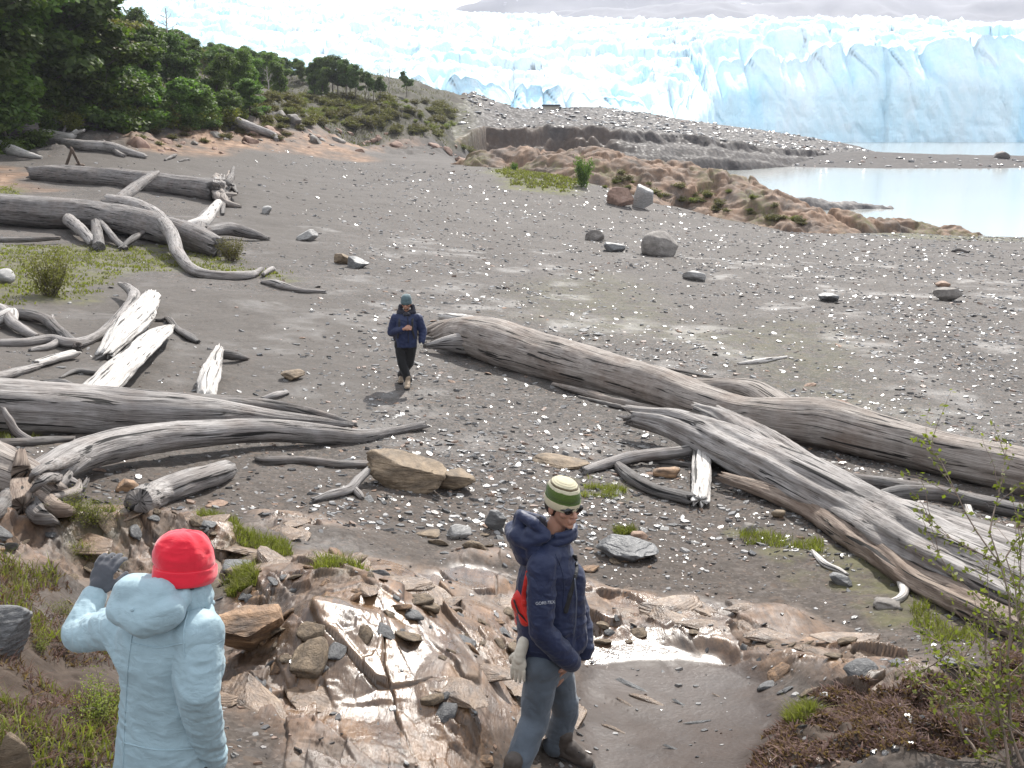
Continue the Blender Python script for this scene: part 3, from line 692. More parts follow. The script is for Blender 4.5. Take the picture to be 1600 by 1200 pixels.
gm[:, 0] = np.clip(.25 + .5 * fbm(gx * .03, gy * .03, gz * .02, 4, 431) + .35 * sstep(90, 105, gx) * sstep(560, 500, gy), 0, 1)
gm[:, 1] = sstep(60, 20, gx) * sstep(40, 15, gz) * .8
vattr(me, 'mask', gm)
tag(link('glacier', me, MAT['ice']), 'broken blue white glacier front across the lake', None, None, 'structure')
# ------------------------------------------------------------------ mountain
def mt_h(x, y):
    c = np.interp(x, [-4000, -1600, -900, -420, 0, 560, 1400, 2500, 4500], [110, 170, 210, 270, 400, 440, 450, 470, 440])
    d = np.abs(y - 3200) / 1500
    return np.minimum(c * np.clip(1.05 - d, 0, 2) ** .9 + 60 * ridged(x * .0028, y * .0028, 0, 6, 501) - 45, 520)
tm = NT('mountain'); co = tm.coord('Object')
mn = tm.noise(co, .0065, 8, .65, .3)
ge = tm.node('ShaderNodeNewGeometry'); sx = tm.node('ShaderNodeSeparateXYZ'); tm.L(ge.outputs['Position'], sx.inputs[0])
hz = tm.math('MULTIPLY', tm.math('SUBTRACT', sx.outputs[2], 330), .0009)
sn = tm.ramp(tm.math('ADD', mn, hz), [(.60, 0), (.65, 1)])
MAT['mountain'] = tm.set(color=tm.mix(sn, tm.ramp(mn, [(.3, (.06, .06, .07)), (.7, (.11, .11, .125))]), (.85, .87, .9)), rough=.9, spec=.2)
X, Y = np.meshgrid(np.linspace(-4000, 4500, 420), np.linspace(1750, 4700, 160))
me, _ = grid_mesh('mountain', X, Y, mt_h(X, Y))
tag(link('mountain', me, MAT['mountain']), 'hazy grey mountain with snow streaks behind the glacier', None, None, 'structure')

# ------------------------------------------------------------------ the hazy air
hzm = bpy.data.materials.new('hazy_air'); hzm.use_nodes = True; hn = hzm.node_tree; hn.nodes.clear()
ho = hn.nodes.new('ShaderNodeOutputMaterial'); hv = hn.nodes.new('ShaderNodeVolumePrincipled'); hn.links.new(hv.outputs[0], ho.inputs['Volume'])
hv.inputs['Color'].default_value = (.84, .88, 1.0, 1); hv.inputs['Density'].default_value = .00017; hv.inputs['Anisotropy'].default_value = .35
hx0, hx1, hy0, hy1, hz0, hz1 = -9500, 9500, -3500, 14500, -8, 530
me = raw_mesh('haze', [(a, b, c) for c in (hz0, hz1) for b in (hy0, hy1) for a in (hx0, hx1)], [(0, 2, 3, 1), (4, 5, 7, 6), (0, 1, 5, 4), (2, 6, 7, 3), (0, 4, 6, 2), (1, 3, 7, 5)], False)
tag(link('haze', me, hzm), 'thin bright haze in the air over the lake and ice', None, None, 'stuff')

# ------------------------------------------------------------------ driftwood
def catmull(pts, step):
    p = np.asarray(pts, float); n = len(p)
    q = np.vstack([2 * p[0] - p[1], p, 2 * p[-1] - p[-2]])
    out = []
    for i in range(n - 1):
        a, b, c, d = q[i], q[i + 1], q[i + 2], q[i + 3]
        k = max(2, int(np.linalg.norm(c[:3] - b[:3]) / step))
        for t in np.linspace(0, 1, k, endpoint=(i == n - 2)):
            out.append(0.5 * (2 * b + (c - a) * t + (2 * a - 5 * b + 4 * c - d) * t * t + (3 * b - a - 3 * c + d) * t ** 3))
    return np.array(out)
def tube_mesh(name, pts, rad, seg=20, step=None, groove=.1, twist=.6, knots=.06, flat=1.0, ends=('rough', 'rough'), seed=0, jag=1.0, uvs=1.0, ribs=0, ribd=0.0, flatdir=None):
    """one limb of wood: a swept tube with long grain grooves, swellings and torn ends"""
    rad = np.asarray(rad, float)
    q = np.hstack([np.asarray(pts, float), rad[:, None]])
    step = step or max(.012, rad.mean() * .3)
    q = catmull(q, step); C, rr = q[:, :3], np.maximum(q[:, 3], .002)
    n = len(C)
    T = np.gradient(C, axis=0); T /= np.linalg.norm(T, axis=1)[:, None] + 1e-9
    S = np.cumsum(np.concatenate([[0], np.linalg.norm(np.diff(C, axis=0), axis=1)]))
    up = np.array([0, 0, 1.0]) if abs(T[:, 2]).mean() < .85 else np.array([0, 1.0, 0])
    A = np.cross(T, up); A /= np.linalg.norm(A, axis=1)[:, None] + 1e-9
    B = np.cross(A, T)
    th = np.linspace(0, 2 * math.pi, seg, endpoint=False)[None]
    s = S[:, None]; m = rr.max()
    tw = twist * s / max(m * 14, .2)
    ca, sa = np.cos(th + tw), np.sin(th + tw)
    g = fbm(ca * 3.2 + seed, sa * 3.2, s * .35 / max(m * 3, .08), 4, seed + 1)
    g2 = ridged(ca * 7 + seed, sa * 7, s * .25 / max(m * 3, .08), 3, seed + 9)
    kn = fbm(ca * .9 + seed * 1.7, sa * .9, s * .9 / max(m * 3, .1), 3, seed + 3)
    r = rr[:, None] * (1 + groove * (g * 1.1 + .45 * g2) + knots * 2 * kn)
    if ribs: r = r * (1 + ribd * (np.abs(np.sin((th + tw) * ribs * .5 + 2.2 * fbm(s * .4, s * 0, 0, 2, seed + 6))) - .6))
    V = C[:, None] + r[..., None] * (np.cos(th)[..., None] * A[:, None] + flat * np.sin(th)[..., None] * B[:, None])
    # ends
    for e, k in ((0, ends[0]), (-1, ends[1])):
        if k == 'rough':
            sp = np.abs(vnoise(np.cos(th) * 3.1 + seed, np.sin(th) * 3.1, e * 3.3, seed + 21)[0]) * 2.6 * rr[e] * jag
            L = max(2, min(n // 3, int(2.2 * rr[e] / step)))
            for i in range(L):
                idx = i if e == 0 else -1 - i
                V[idx] += (T[e] * (-1 if e == 0 else 1))[None] * (sp * (1 - i / L))[:, None]
    uv_u = np.repeat(s, seg, 1) * uvs; uv_v = np.repeat((th * m), n, 0) * uvs
    V = V.reshape(-1, 3)
    # closing rings
    c0 = np.repeat((V[:seg].mean(0) + T[0] * rr[0] * .35)[None], seg, 0); c1 = np.repeat((V[-seg:].mean(0) - T[-1] * rr[-1] * .35)[None], seg, 0)
    V = np.vstack([c0 + (V[:seg] - c0) * .05, V, c1 + (V[-seg:] - c1) * .05])
    F = grid_faces(n + 2, seg, True)[:, ::-1]
    me = raw_mesh(name, V, F)
    u = np.vstack([uv_u[:1], uv_u, uv_u[-1:]]).ravel(); v = np.vstack([uv_v[:1], uv_v, uv_v[-1:]]).ravel()
    # coordinates per corner, unwrapped across the seam
    lay = me.uv_layers.new(name='UVMap')
    Uc, Vc = u[F], v[F]
    per = 2 * math.pi * m * uvs
    hi = Vc.max(1, keepdims=True) - Vc > per * .5
    Vc = np.where(hi, Vc + per, Vc) + seed * 1.37
    lay.data.foreach_set('uv', np.stack([Uc + seed * .71, Vc], -1).astype(np.float32).ravel())
    return me
WSEED = [3]
def limb(name, path, mat='wood', parent=None, seg=16, sink=.15, **kw):
    """path: (px, py, radius in px[, lift in m]) read off the photograph; each point is laid on the ground, raised by its own radius"""
    pts, rad = [], []
    for q in path:
        px, py, r = q[:3]; lift = q[3] if len(q) > 3 else 0
        p = G(px, py, lift, r * (1 - sink))
        pts.append(p); rad.append(r * np.linalg.norm(p - [0, 0, CAMZ]) / FPX)
    WSEED[0] += 1
    me = tube_mesh(name, pts, rad, seg, seed=WSEED[0], **kw)
    return link(name, me, MAT[mat], parent)
def wood(name, label, path, cat='driftwood', mat='wood', group=None, kids=(), **kw):
    o = limb(name, path, mat, None, **kw)
    tag(o, label, cat, group)
    for k in kids:
        k = dict(k); nm = k.pop('name', 'branch'); pt = k.pop('path'); m = k.pop('mat', mat)
        limb(nm, pt, m, o, **k)
    return o
BIG = dict(seg=72, step=.05)
# right: the long smooth trunk with the knot hole
wood('fallen_tree', 'longest smooth grey fallen trunk, its torn end beside the person in black trousers',
     [(695,528,15),(720,524,27),(770,535,36),(830,552,37),(900,572,36),(970,592,34),(1040,612,32),(1100,632,30),(1160,648,28),(1215,657,33),(1290,666,38),(1380,688,36),(1480,712,34),(1620,742,34),(1800,790,32)],
     'tree trunk', 'wood_brown', groove=.07, knots=.07, ends=('rough', 'rough'), **BIG,
     kids=[dict(name='knot_hump', path=[(1035,606,13,.1),(1085,606,13,.2),(1140,606,14,.26),(1180,614,18,.24),(1210,632,24,.1),(1235,650,26,0)], seg=32, groove=.06, knots=.08, step=.04),
           dict(name='root', path=[(655,520,5,.05),(690,512,11,.1),(740,512,18,.1),(800,530,22,.1)], seg=24, groove=.16, ribs=7, ribd=.2),
           dict(name='root', path=[(668,540,4,.1),(700,536,12,.12),(745,535,24,.05)], seg=24, groove=.12, mat='wood'),
           dict(name='root', path=[(690,494,5,.1),(715,498,8,.15),(760,508,10,.2)], seg=16, groove=.18, mat='wood_pale'),
           dict(name='splinter', path=[(866,600,3),(920,615,6),(975,630,7),(1030,640,4)], seg=12, groove=.2),
           dict(name='splinter', path=[(905,620,2),(960,634,4),(1010,645,3)], seg=12, groove=.2, mat='wood_dark')])
wood('split_tree_trunk', 'ribbed split trunk with a torn top end leaning across the long smooth trunk',
     [(1000,652,14,.25),(1050,662,22,.2),(1110,685,29,.12),(1180,718,32,.08),(1260,758,36,.04),(1340,800,38,0),(1430,850,44,0),(1520,892,46,0),(1640,950,46,0)],
     'tree trunk', 'wood', groove=.13, knots=.05, ribs=9, ribd=.16, twist=.25, ends=('rough', 'rough'), jag=1.3, **BIG,
     kids=[dict(name='strand', path=[(1090,638,7,.45),(1130,655,13,.38),(1200,700,17,.3),(1290,750,20,.22),(1390,800,24,.18),(1500,842,28,.12),(1610,880,28,.1)], seg=36, groove=.15, ribs=5, ribd=.15),
           dict(name='strand', path=[(1125,640,5,.5),(1170,665,10,.42),(1230,700,12,.35),(1320,755,13,.28),(1400,790,12,.2)], seg=24, groove=.18),
           dict(name='strand', path=[(1190,690,6,.3),(1250,715,12,.2),(1320,752,14,.1),(1380,785,10,.05)], seg=24, groove=.14),
           dict(name='branch', path=[(1365,776,6,.22),(1410,770,11,.22),(1470,772,10,.2),(1540,786,5,.2)], seg=20, groove=.16, mat='wood_dark'),
           dict(name='torn_wood', path=[(985,655,5,.3),(1010,648,9,.34),(1060,650,10,.36),(1110,668,8,.35)], seg=20, groove=.25, mat='wood_dark')])
wood('broken_bough', 'ragged rotten bough lying below the ribbed split trunk',
     [(1135,748,8,.1),(1200,768,12,.05),(1270,798,16),(1330,838,19),(1380,868,20),(1430,905,20),(1500,940,20),(1620,990,18)], 'driftwood', 'wood_rust', seg=40, groove=.2, ribs=6, ribd=.2, step=.04)
wood('fallen_log', 'dark grey log behind the ribbed split trunk at the water side', [(1390,790,13),(1450,806,17),(1530,832,18),(1620,860,18)], 'driftwood', 'wood_dark', seg=32, groove=.1, step=.05)
wood('fallen_log', 'dark log shape laid in the shade of the long smooth trunk', [(1270,738,7),(1350,752,10),(1450,768,11),(1620,805,11)], 'driftwood', 'wood_dark', seg=28, groove=.12, step=.05)  # dark wood laid along the strip of dark shade by the trunk
wood('driftwood_stick', 'short pale upright stub between the two dark logs', [(1512,792,5,.05),(1518,812,7)], 'stick', 'wood_pale', seg=14)
wood('driftwood_plank', 'pale splintered plank end under the torn trunk top', [(1097,712,14,.05),(1096,745,14,.02),(1094,780,13)], 'driftwood', 'wood_pale', flat=.5, seg=28, groove=.2, ribs=8, ribd=.25)
wood('driftwood_branch', 'curved grey branch reaching out from under the torn trunk top', [(915,735,6),(950,725,9),(1000,713,10,.05),(1050,708,9,.08),(1085,702,8,.1)], 'branch', 'wood', seg=20, groove=.12)
wood('driftwood_branch', 'dark bent branch with a cut end below the curved grey branch', [(960,722,6),(985,745,10),(1020,765,10),(1070,778,11)], 'branch', 'wood_dark', seg=20, groove=.12)
wood('driftwood_stick', 'thin stick crossing under the pale splintered plank', [(1010,720,3),(1050,722,4),(1085,728,3)], 'stick', 'wood_dark', seg=12)
wood('driftwood_branch', 'small bleached forked branch near the rotten bough', [(1385,882,3,.05),(1402,900,5,.02),(1413,925,6),(1400,938,5),(1375,940,3)], 'branch', 'wood_pale', seg=16, kids=[dict(path=[(1413,925,5),(1425,915,3,.04)], seg=10)])
wood('driftwood_branch', 'bleached stick on stones left of the small forked branch', [(1270,862,3),(1288,880,5),(1310,890,4),(1322,897,3)], 'branch', 'wood_pale', seg=14)
wood('driftwood_stick', 'flat dark sliver on the gravel behind the long smooth trunk', [(1043,575,2),(1070,580,5),(1112,589,2)], 'stick', 'wood_dark', seg=12, flat=.5)
wood('driftwood_stick', 'pale sliver on open gravel right of the long smooth trunk', [(1155,568,2),(1190,564,4),(1228,558,2)], 'stick', 'wood_pale', seg=12)
# left middle
wood('fallen_tree', 'thick tapering grey trunk lying in from the left, shed bark strip along its end',
     [(-160,632,42),(-60,636,41),(40,640,40),(150,645,37),(240,648,34),(310,650,29),(370,652,21),(430,656,14),(500,660,9),(550,664,4)], 'tree trunk', 'wood', groove=.09, knots=.04, twist=.5, seg=72, step=.05, ends=('rough', 'rough'), jag=.5,
     kids=[dict(name='bark_strip', path=[(180,618,8,.38),(300,628,12,.3),(390,634,13,.16),(460,642,11,.1),(520,655,7,.05),(555,664,3)], seg=28, groove=.18, ribs=5, ribd=.2, mat='wood_dark')])
wood('arched_log', 'curved smooth grey log in front of the thick trunk, with a twisted root crown',
     [(60,745,20,.1),(110,718,24,.12),(170,698,24,.14),(250,684,22,.16),(340,676,19,.14),(430,673,17,.1),(500,678,15,.05),(560,682,11),(610,674,7),(660,664,6,.03)], 'driftwood', 'wood', groove=.08, knots=.05, seg=48, step=.04,
     kids=[dict(name='root', path=[(150,700,10,.22),(100,722,9,.3),(60,735,6,.32),(48,750,3,.25)], seg=18),
           dict(name='root', path=[(120,722,12,.2),(90,745,10,.15),(70,748,7,.25),(52,765,4,.2)], seg=18, groove=.14),
           dict(name='root', path=[(100,728,10,.1),(95,760,10,.05),(105,785,7)], seg=18),
           dict(name='root', path=[(85,742,9,.15),(110,755,9,.12),(128,762,5,.1),(135,752,3,.15)], seg=16),
           dict(name='splinter', path=[(560,676,5,.02),(590,680,4),(575,688,3)], seg=10, mat='wood_dark')])
st = wood('uprooted_stump', 'brown root plate of an overturned stump with an upright stub at the left', 
     [(-120,700,38,.0),(-40,722,40,0),(20,748,36,0),(60,768,24,0)], 'tree stump', 'wood_brown', seg=48, groove=.13, step=.04,
     kids=[dict(name='stub', path=[(35,790,17),(32,760,15,.1),(33,730,11,.3),(33,710,6,.42)], seg=24, groove=.15, mat='wood_rust'),
           dict(name='root', path=[(55,770,15),(85,780,13),(120,772,9,.02),(130,760,4,.08)], seg=18, groove=.2, mat='wood_dark'),
           dict(name='root', path=[(60,780,14),(90,795,12),(112,800,6)], seg=18, groove=.2, mat='wood_rust'),
           dict(name='root', path=[(50,785,13),(60,805,12),(80,815,7)], seg=18, groove=.2, mat='wood_dark'),
           dict(name='root', path=[(20,775,14),(-10,800,13),(-40,812,10)], seg=18, groove=.2, mat='wood_dark'),
           dict(name='root', path=[(75,765,9,.08),(95,755,8,.15),(108,742,5,.2),(106,735,2,.22)], seg=14, groove=.2, mat='wood'),
           dict(name='root', path=[(85,778,8,.05),(118,768,7,.1),(124,752,3,.16)], seg=14, groove=.2, mat='wood_brown')])
wood('driftwood_branch', 'forked dark branch between the thick trunk and the stump', [(-40,695,8),(30,692,7),(75,688,6),(110,686,4)], 'branch', 'wood_dark', seg=16,
     kids=[dict(path=[(45,688,6,.02),(25,675,6,.1),(14,655,5,.25),(6,640,3,.35)], seg=14, mat='wood')])
wood('cut_log', 'short straight log with a dark cut end', [(216,784,19),(240,775,20),(280,760,19),(330,744,18),(352,736,15)], 'log', 'wood', seg=40, groove=.1, ribs=6, ribd=.06, step=.03, ends=('cut', 'rough'), jag=.4,
     kids=[dict(name='cut_end', path=[(214.6,784.5,17),(219,783,17.6)], mat='wood_dark', seg=28, groove=.06, ends=('cut', 'cut'), sink=.06, step=.01)])  # the cut end is capped in dark wood
wood('driftwood_stick', 'dark flat stick left of the tan boulder', [(402,718,4),(420,720,7),(470,719,6),(530,726,7),(578,726,6)], 'stick', 'wood_dark', seg=20, groove=.15)
wood('driftwood_root', 'grey forked root leaning against the tan boulder', [(492,781,4),(515,774,7),(545,766,8),(560,750,7,.06),(572,738,6,.12)], 'root', 'wood', seg=20, groove=.14, kids=[dict(path=[(552,764,6),(562,773,5),(566,778,3)], seg=12)])
# left: bleached pieces
wood('bleached_slab', 'broad flat bleached slab of wood standing up from behind the thick trunk', [(150,612,26,.02),(180,582,24,.05),(215,550,21,.08),(245,522,18,.12),(262,512,9,.14)], 'driftwood', 'wood_pale', flat=.45, seg=40, groove=.12, ribs=5, ribd=.1, step=.04)
wood('bleached_slab', 'cracked white slab of wood with a frayed top, beside the broad flat slab', [(172,548,12,.02),(195,520,22,.05),(215,495,22,.1),(232,470,16,.18),(236,460,10,.2)], 'driftwood', 'wood_pale', flat=.5, seg=40, groove=.22, ribs=9, ribd=.2, step=.04, jag=1.6)
wood('driftwood_branch', 'long bent grey branch curving round the cracked white slab', [(0,536,5),(40,535,6),(80,530,7),(115,538,8),(150,527,7),(180,505,9,.05),(205,480,11,.1),(210,462,9,.16),(200,450,6,.24),(188,444,3,.28)], 'branch', 'wood', seg=18, groove=.12,
     kids=[dict(path=[(120,540,7),(90,515,7,.04),(72,500,8,.06),(40,492,8,.04),(20,490,6)], seg=16, mat='wood_dark'), dict(path=[(80,505,6,.06),(82,495,3,.15)], seg=10), dict(path=[(95,532,6),(75,542,5),(48,547,3)], seg=12)])
wood('driftwood_branch', 'knotted grey branch entering from the left under the bent branch', [(-40,480,9,.1),(5,488,10,.1),(20,505,8,.08),(40,518,7,.03),(58,527,5)], 'branch', 'wood', seg=18, kids=[dict(name='knot', path=[(5,495,9,.12),(18,490,9,.16),(20,500,6,.14)], mat='wood_pale', seg=14)])
wood('driftwood_stick', 'thick pale stick with a cleft end', [(60,568,8),(85,560,8),(112,553,8,.02)], 'stick', 'wood_pale', seg=18, groove=.18, flat=.7)
wood('driftwood_stick', 'thin grey stick in line with the thick pale stick', [(-40,594,7),(0,588,7),(30,580,6),(58,573,5)], 'stick', 'wood', seg=16)
wood('driftwood_stick', 'short dark stick left of the broad flat slab', [(95,590,2),(118,580,5),(150,582,5)], 'stick', 'wood_dark', seg=12, flat=.7)
wood('driftwood_stick', 'dark stick tucked behind the thick trunk', [(70,598,4),(95,598,6),(120,606,4)], 'stick', 'wood_dark', seg=12)
wood('driftwood_root', 'crooked dark root right of the broad flat slab', [(246,500,3),(262,498,5,.02),(275,512,5),(295,525,7),(308,533,4)], 'root', 'wood_dark', seg=14, flat=.7)
wood('broken_stump', 'small bleached stump piece standing up, split top', [(322,620,13),(325,596,14,.05),(334,568,11,.12),(342,548,7,.2)], 'driftwood', 'wood_pale', seg=28, groove=.24, ribs=7, ribd=.2, jag=1.5, kids=[dict(name='root', path=[(345,552,7,.1),(365,556,7,.05),(385,560,3)], mat='wood_dark', seg=14)])
wood('driftwood_stick', 'short pale stick above the end of the thick trunk', [(412,622,3),(430,618,6),(447,614,4)], 'stick', 'wood', seg=14)
# left, farther
wood('fallen_tree', 'dark grey fallen tree with a paler grey bough draped over it',
     [(-160,318,20,.25),(-60,322,20,.25),(0,326,20,.22),(80,332,21,.18),(160,338,20,.15),(230,352,21,.12),(300,372,20,.05),(338,386,16)], 'tree trunk', 'wood_grey', seg=48, groove=.1, step=.09,
     kids=[dict(path=[(175,314,9,.8),(210,322,11,.75),(245,338,10,.65),(268,365,10,.5),(278,395,9,.15),(300,420,8,.02),(335,430,7),(390,430,6),(408,420,3,.05)], seg=18, mat='wood', groove=.1),
           dict(path=[(178,318,8,.7),(205,298,8,.95),(230,280,6,1.2),(246,270,3,1.35)], seg=16, groove=.12),
           dict(path=[(300,355,10,.3),(320,345,9,.5),(340,318,6,.75)], seg=14, mat='wood_pale'),
           dict(path=[(310,362,11,.2),(315,345,9,.45),(325,328,4,.6)], seg=14),
           dict(name='root', path=[(325,362,8,.25),(360,358,9,.2),(395,366,7,.1),(418,373,3)], seg=16),
           dict(name='root', path=[(110,346,9,.25),(130,362,8,.2),(145,380,7)], seg=14, mat='wood'),
           dict(name='root', path=[(150,350,7,.3),(152,370,8,.1),(155,385,8)], seg=14, mat='wood_dark'),
           dict(name='root', path=[(140,332,4,.5),(160,350,4,.4),(180,375,5,.1),(196,388,4)], seg=10),
           dict(name='root', path=[(190,388,4),(205,375,5,.15),(222,365,4,.3)], seg=10, mat='wood_dark'),
           dict(path=[(-40,372,4,.1),(20,375,4,.1),(90,372,3,.15)], seg=10, mat='wood_dark')])
wood('driftwood_branch', 'bent grey branch lying beyond the draped bough end', [(412,441,3),(430,443,6),(465,453,4),(506,456,3)], 'branch', 'wood', seg=14, kids=[dict(path=[(412,428,3,.05),(425,420,4,.05),(430,424,2)], seg=8)])
def root_kids():
    out = []; rg = np.random.default_rng(9)
    for k in range(24):
        a = rg.uniform(0, 6.28); L = rg.uniform(.55, 1.0); dx = 12 + 24 * L * math.cos(a) * .85; dy = -30 * L * math.sin(a); up = max(.02, .45 - dy * .022)
        j = lambda s_: rg.normal() * s_
        out.append(dict(name='root', path=[(334 + j(2), 297 + j(3), 7, .2), (338 + dx * .35 + j(2), 297 + dy * .4 + j(2), rg.uniform(4, 7), .2 + up * .4), (340 + dx * .7 + j(4), 297 + dy * .75 + j(4), rg.uniform(3, 6), up * .8), (342 + dx + j(5), 297 + dy + j(5), rg.uniform(1, 2.5), up)],
                        seg=12, groove=.3, knots=.22, mat=['wood_dark', 'wood_brown', 'wood_dark', 'wood'][k % 4], sink=.3))
    return out
rt = wood('fallen_tree', 'straight grey fallen trunk with an upturned root plate at its right end',
     [(52,271,9,.05),(80,272,12),(140,276,13),(210,282,14),(270,289,15),(330,297,17)], 'tree trunk', 'wood_grey', seg=40, groove=.1, step=.1, ends=('rough', 'rough'), jag=.6,
     kids=root_kids())
wood('driftwood_log', 'grey crooked log on the sand below the shrubs at the forest edge', [(75,217,5),(120,226,7),(170,230,8),(200,238,6),(224,244,4)], 'driftwood', 'wood', seg=18, kids=[dict(path=[(175,232,4),(185,240,4),(192,243,3)], seg=8), dict(path=[(166,228,4,.1),(162,222,2,.4)], seg=8, mat='wood_dark')])
wood('driftwood_log', 'pale tapering stump leg at the left edge of the sand', [(-30,225,12,.1),(5,232,9),(35,240,6),(64,246,2)], 'driftwood', 'wood_pale', seg=16)
wood('driftwood_log', 'bleached log lying among bushes at the forest edge', [(58,207,5),(80,210,6),(110,213,5),(118,206,3,.3)], 'driftwood', 'wood_pale', seg=14, kids=[dict(path=[(105,212,3,.1),(130,204,2,.3)], seg=8)])
wood('fallen_tree', 'thin bare fallen tree stretched across the forest edge', [(50,192,3,.4),(95,189,4,.5),(140,186,3,.6),(150,184,2,.7)], 'fallen tree', 'wood', seg=12, kids=[dict(path=[(110,190,3,.4),(150,196,3,.3),(185,200,2,.1)], seg=8, mat='wood_dark'), dict(path=[(100,205,2,.1),(105,196,2,.4),(120,190,2,.6)], seg=8)])
wood('uprooted_stump', 'dark tangled root plate at the forest edge', [(30,205,8,.1),(40,203,11,.2),(50,200,9,.3)], 'tree stump', 'wood_dark', seg=16, groove=.3, kids=[dict(name='root', path=[(42,203,5,.2),(42 + a, 203 + b, 2, .2 - b * .03)], seg=8) for a, b in ((-18, -14), (-6, -20), (8, -18), (18, -8), (14, 8), (-16, 8))])
wood('driftwood_log', 'grey log lying down the pink rock slope', [(362,186,6,.2),(385,196,7,.2),(410,205,6,.1),(428,212,5),(432,218,3)], 'driftwood', 'wood', seg=14)
wood('driftwood_stick', 'small dark forked stick on the far sand', [(258,250,1.5),(270,244,2.5,.05),(275,242,1.5,.1)], 'stick', 'wood_dark', seg=8)
wood('driftwood_stick', 'thin dark stick beside the small forked stick', [(280,252,1.2),(292,249,1.6),(296,250,1)], 'stick', 'wood_dark', seg=8)
tp = empty('wooden_trestle', G(112, 256)); tag(tp, 'small brown wooden trestle of two leaning poles on the sand', 'trestle')
for nm, pa in (('pole', [(104,257,2),(112,234,2,1.05)]), ('pole', [(124,257,2),(112,233,2.2,1.08)]), ('foot', [(121,257,1.8),(130,258,1.5)])):
    l = limb(nm, pa, 'wood_rust', None, seg=8, groove=.05); l.parent = tp; l.matrix_parent_inverse = Matrix.Translation(-Vector(tp.location))
wood('driftwood_stick', 'short branch stub on the grass edge by the lake shore', [(1490,392,2),(1500,390,2.5,.1),(1512,394,2)], 'stick', 'wood_dark', seg=8)
# ------------------------------------------------------------------ rocks
from mathutils.bvhtree import BVHTree
_ICO = {}
def ico(sub):
    if sub not in _ICO:
        bm = bmesh.new(); bmesh.ops.create_icosphere(bm, subdivisions=sub, radius=1.0)
        _ICO[sub] = (np.array([v.co[:] for v in bm.verts]), np.array([[v.index for v in f.verts] for f in bm.faces])); bm.free()
    return _ICO[sub]
def rock_mesh(name, size, seed, cuts=14, sub=4, depth=(.55, .9), rough=.05, layer=0.0, planes=(), lip=None):
    V, F = ico(sub); V = V.copy(); rg = np.random.default_rng(seed)
    V = np.sign(V) * np.abs(V) ** .72                       # boxier than a ball
    N = rg.normal(size=(cuts, 3)); N /= np.linalg.norm(N, axis=1)[:, None]
    for nrm, d in [(n, rg.uniform(*depth)) for n in N] + [(np.array(p[:3]) / np.linalg.norm(p[:3]), p[3]) for p in planes]:
        k = V @ nrm - d
        V -= np.where(k > 0, k, 0)[:, None] * nrm
    n = fbm(V[:, 0] * 2.2 + seed, V[:, 1] * 2.2, V[:, 2] * 2.2, 5, seed)
    V *= (1 + rough * 1.6 * n)[:, None]
    if layer:
        zz = V[:, 2] + .12 * V[:, 0] + .06 * fbm(V[:, 0] * 2, V[:, 1] * 2, 0, 3, seed + 4); k = zz / layer; fr = k - np.floor(k)
        V[:, :2] *= (1 - .05 * (fr < .25) + .05 * (_hash(np.floor(k).astype(np.int64), np.zeros(len(k), np.int64), np.zeros(len(k), np.int64), seed) - .5))[:, None]
    mn, mx = V.min(0), V.max(0)
    V = (V - (mn + mx) / 2) / (mx - mn) * np.array(size)
    return raw_mesh(name, V, F)
def rock(label, box, mat, seed, name='boulder', cat='rock', deep=.8, sunk=.18, rz=None, group=None, sub=4, **kw):
    """box: left, top, right, bottom in photo pixels"""
    x0, y0, x1, y1 = box
    g = G((x0 + x1) / 2, y1 - .12 * (y1 - y0)); dist = np.linalg.norm(g - [0, 0, CAMZ])
    wd = (x1 - x0) * dist / FPX; ht = (y1 - y0) * dist / FPX
    dep = math.atan2(CAMZ - g[2], math.hypot(g[0], g[1]))
    d = wd * deep
    hz = max(.25 * ht, (ht - d * math.sin(dep) * .75) / math.cos(dep)) / (1 - sunk)
    me = rock_mesh(name, (wd, d, hz), seed, sub=sub, **kw)
    o = link(name, me, MAT[mat])
    gy = g[1] + d * .42; gx = g[0] * gy / g[1]
    o.location = (gx, gy, float(H(gx, gy)) + hz * (.5 - sunk))
    o.rotation_euler = (0, 0, -math.atan2(g[0], g[1]) if rz is None else rz)
    return tag(o, label, cat, group)
rock('tan brown boulder with sloping layers beside the grey forked root', (573, 700, 700, 776), 'schist', 5, deep=.62, layer=.16, cuts=7, sub=5, planes=[(.45, -.1, 1, .42), (-1, -.3, .1, .75), (0, -1, .25, .55)])
rock('low tan lump of rock at the right foot of the sloping tan boulder', (676, 733, 744, 772), 'schist', 8, deep=.7, layer=.2, planes=[(.3, 0, 1, .5)])
rock('large grey brown rounded boulder, biggest on the open beach', (1001, 363, 1059, 406), 'boulder', 13, deep=.8, sunk=.12, cuts=9, depth=(.7, .95), planes=[(.5, -.5, .8, .75)])
rock('dark rounded boulder left of the biggest beach boulder', (914, 359, 944, 379), 'boulder', 17, depth=(.75, .95))
rock('flat dark boulder between two rounded boulders on the open beach', (943, 379, 977, 396), 'slate', 19)
rock('grey angular boulder on the open gravel at the right', (1459, 450, 1499, 473), 'boulder', 23)
rock('small orange rock behind the grey angular boulder', (1462, 440, 1484, 450), 'slate_rust', 24, sub=3)
rock('low dark grey rock alone on the open gravel', (1278, 459, 1309, 474), 'slate', 29)
rock('flat pale slab rock on the gravel below the biggest beach boulder', (1066, 423, 1102, 441), 'slate_pale', 31)
rock('flat grey slab rock near the bent grey branch', (543, 402, 578, 422), 'slate', 37, planes=[(.5, -.3, 1, .4)])
rock('tan lump of rock leaning on the flat grey slab rock', (522, 397, 549, 415), 'schist', 38)
rock('pale broken slab rock on the sandy strip', (464, 361, 497, 379), 'slate_pale', 41)
rock('small white stone right of the upturned root plate', (409, 324, 425, 336), 'slate_pale', 43, sub=3)
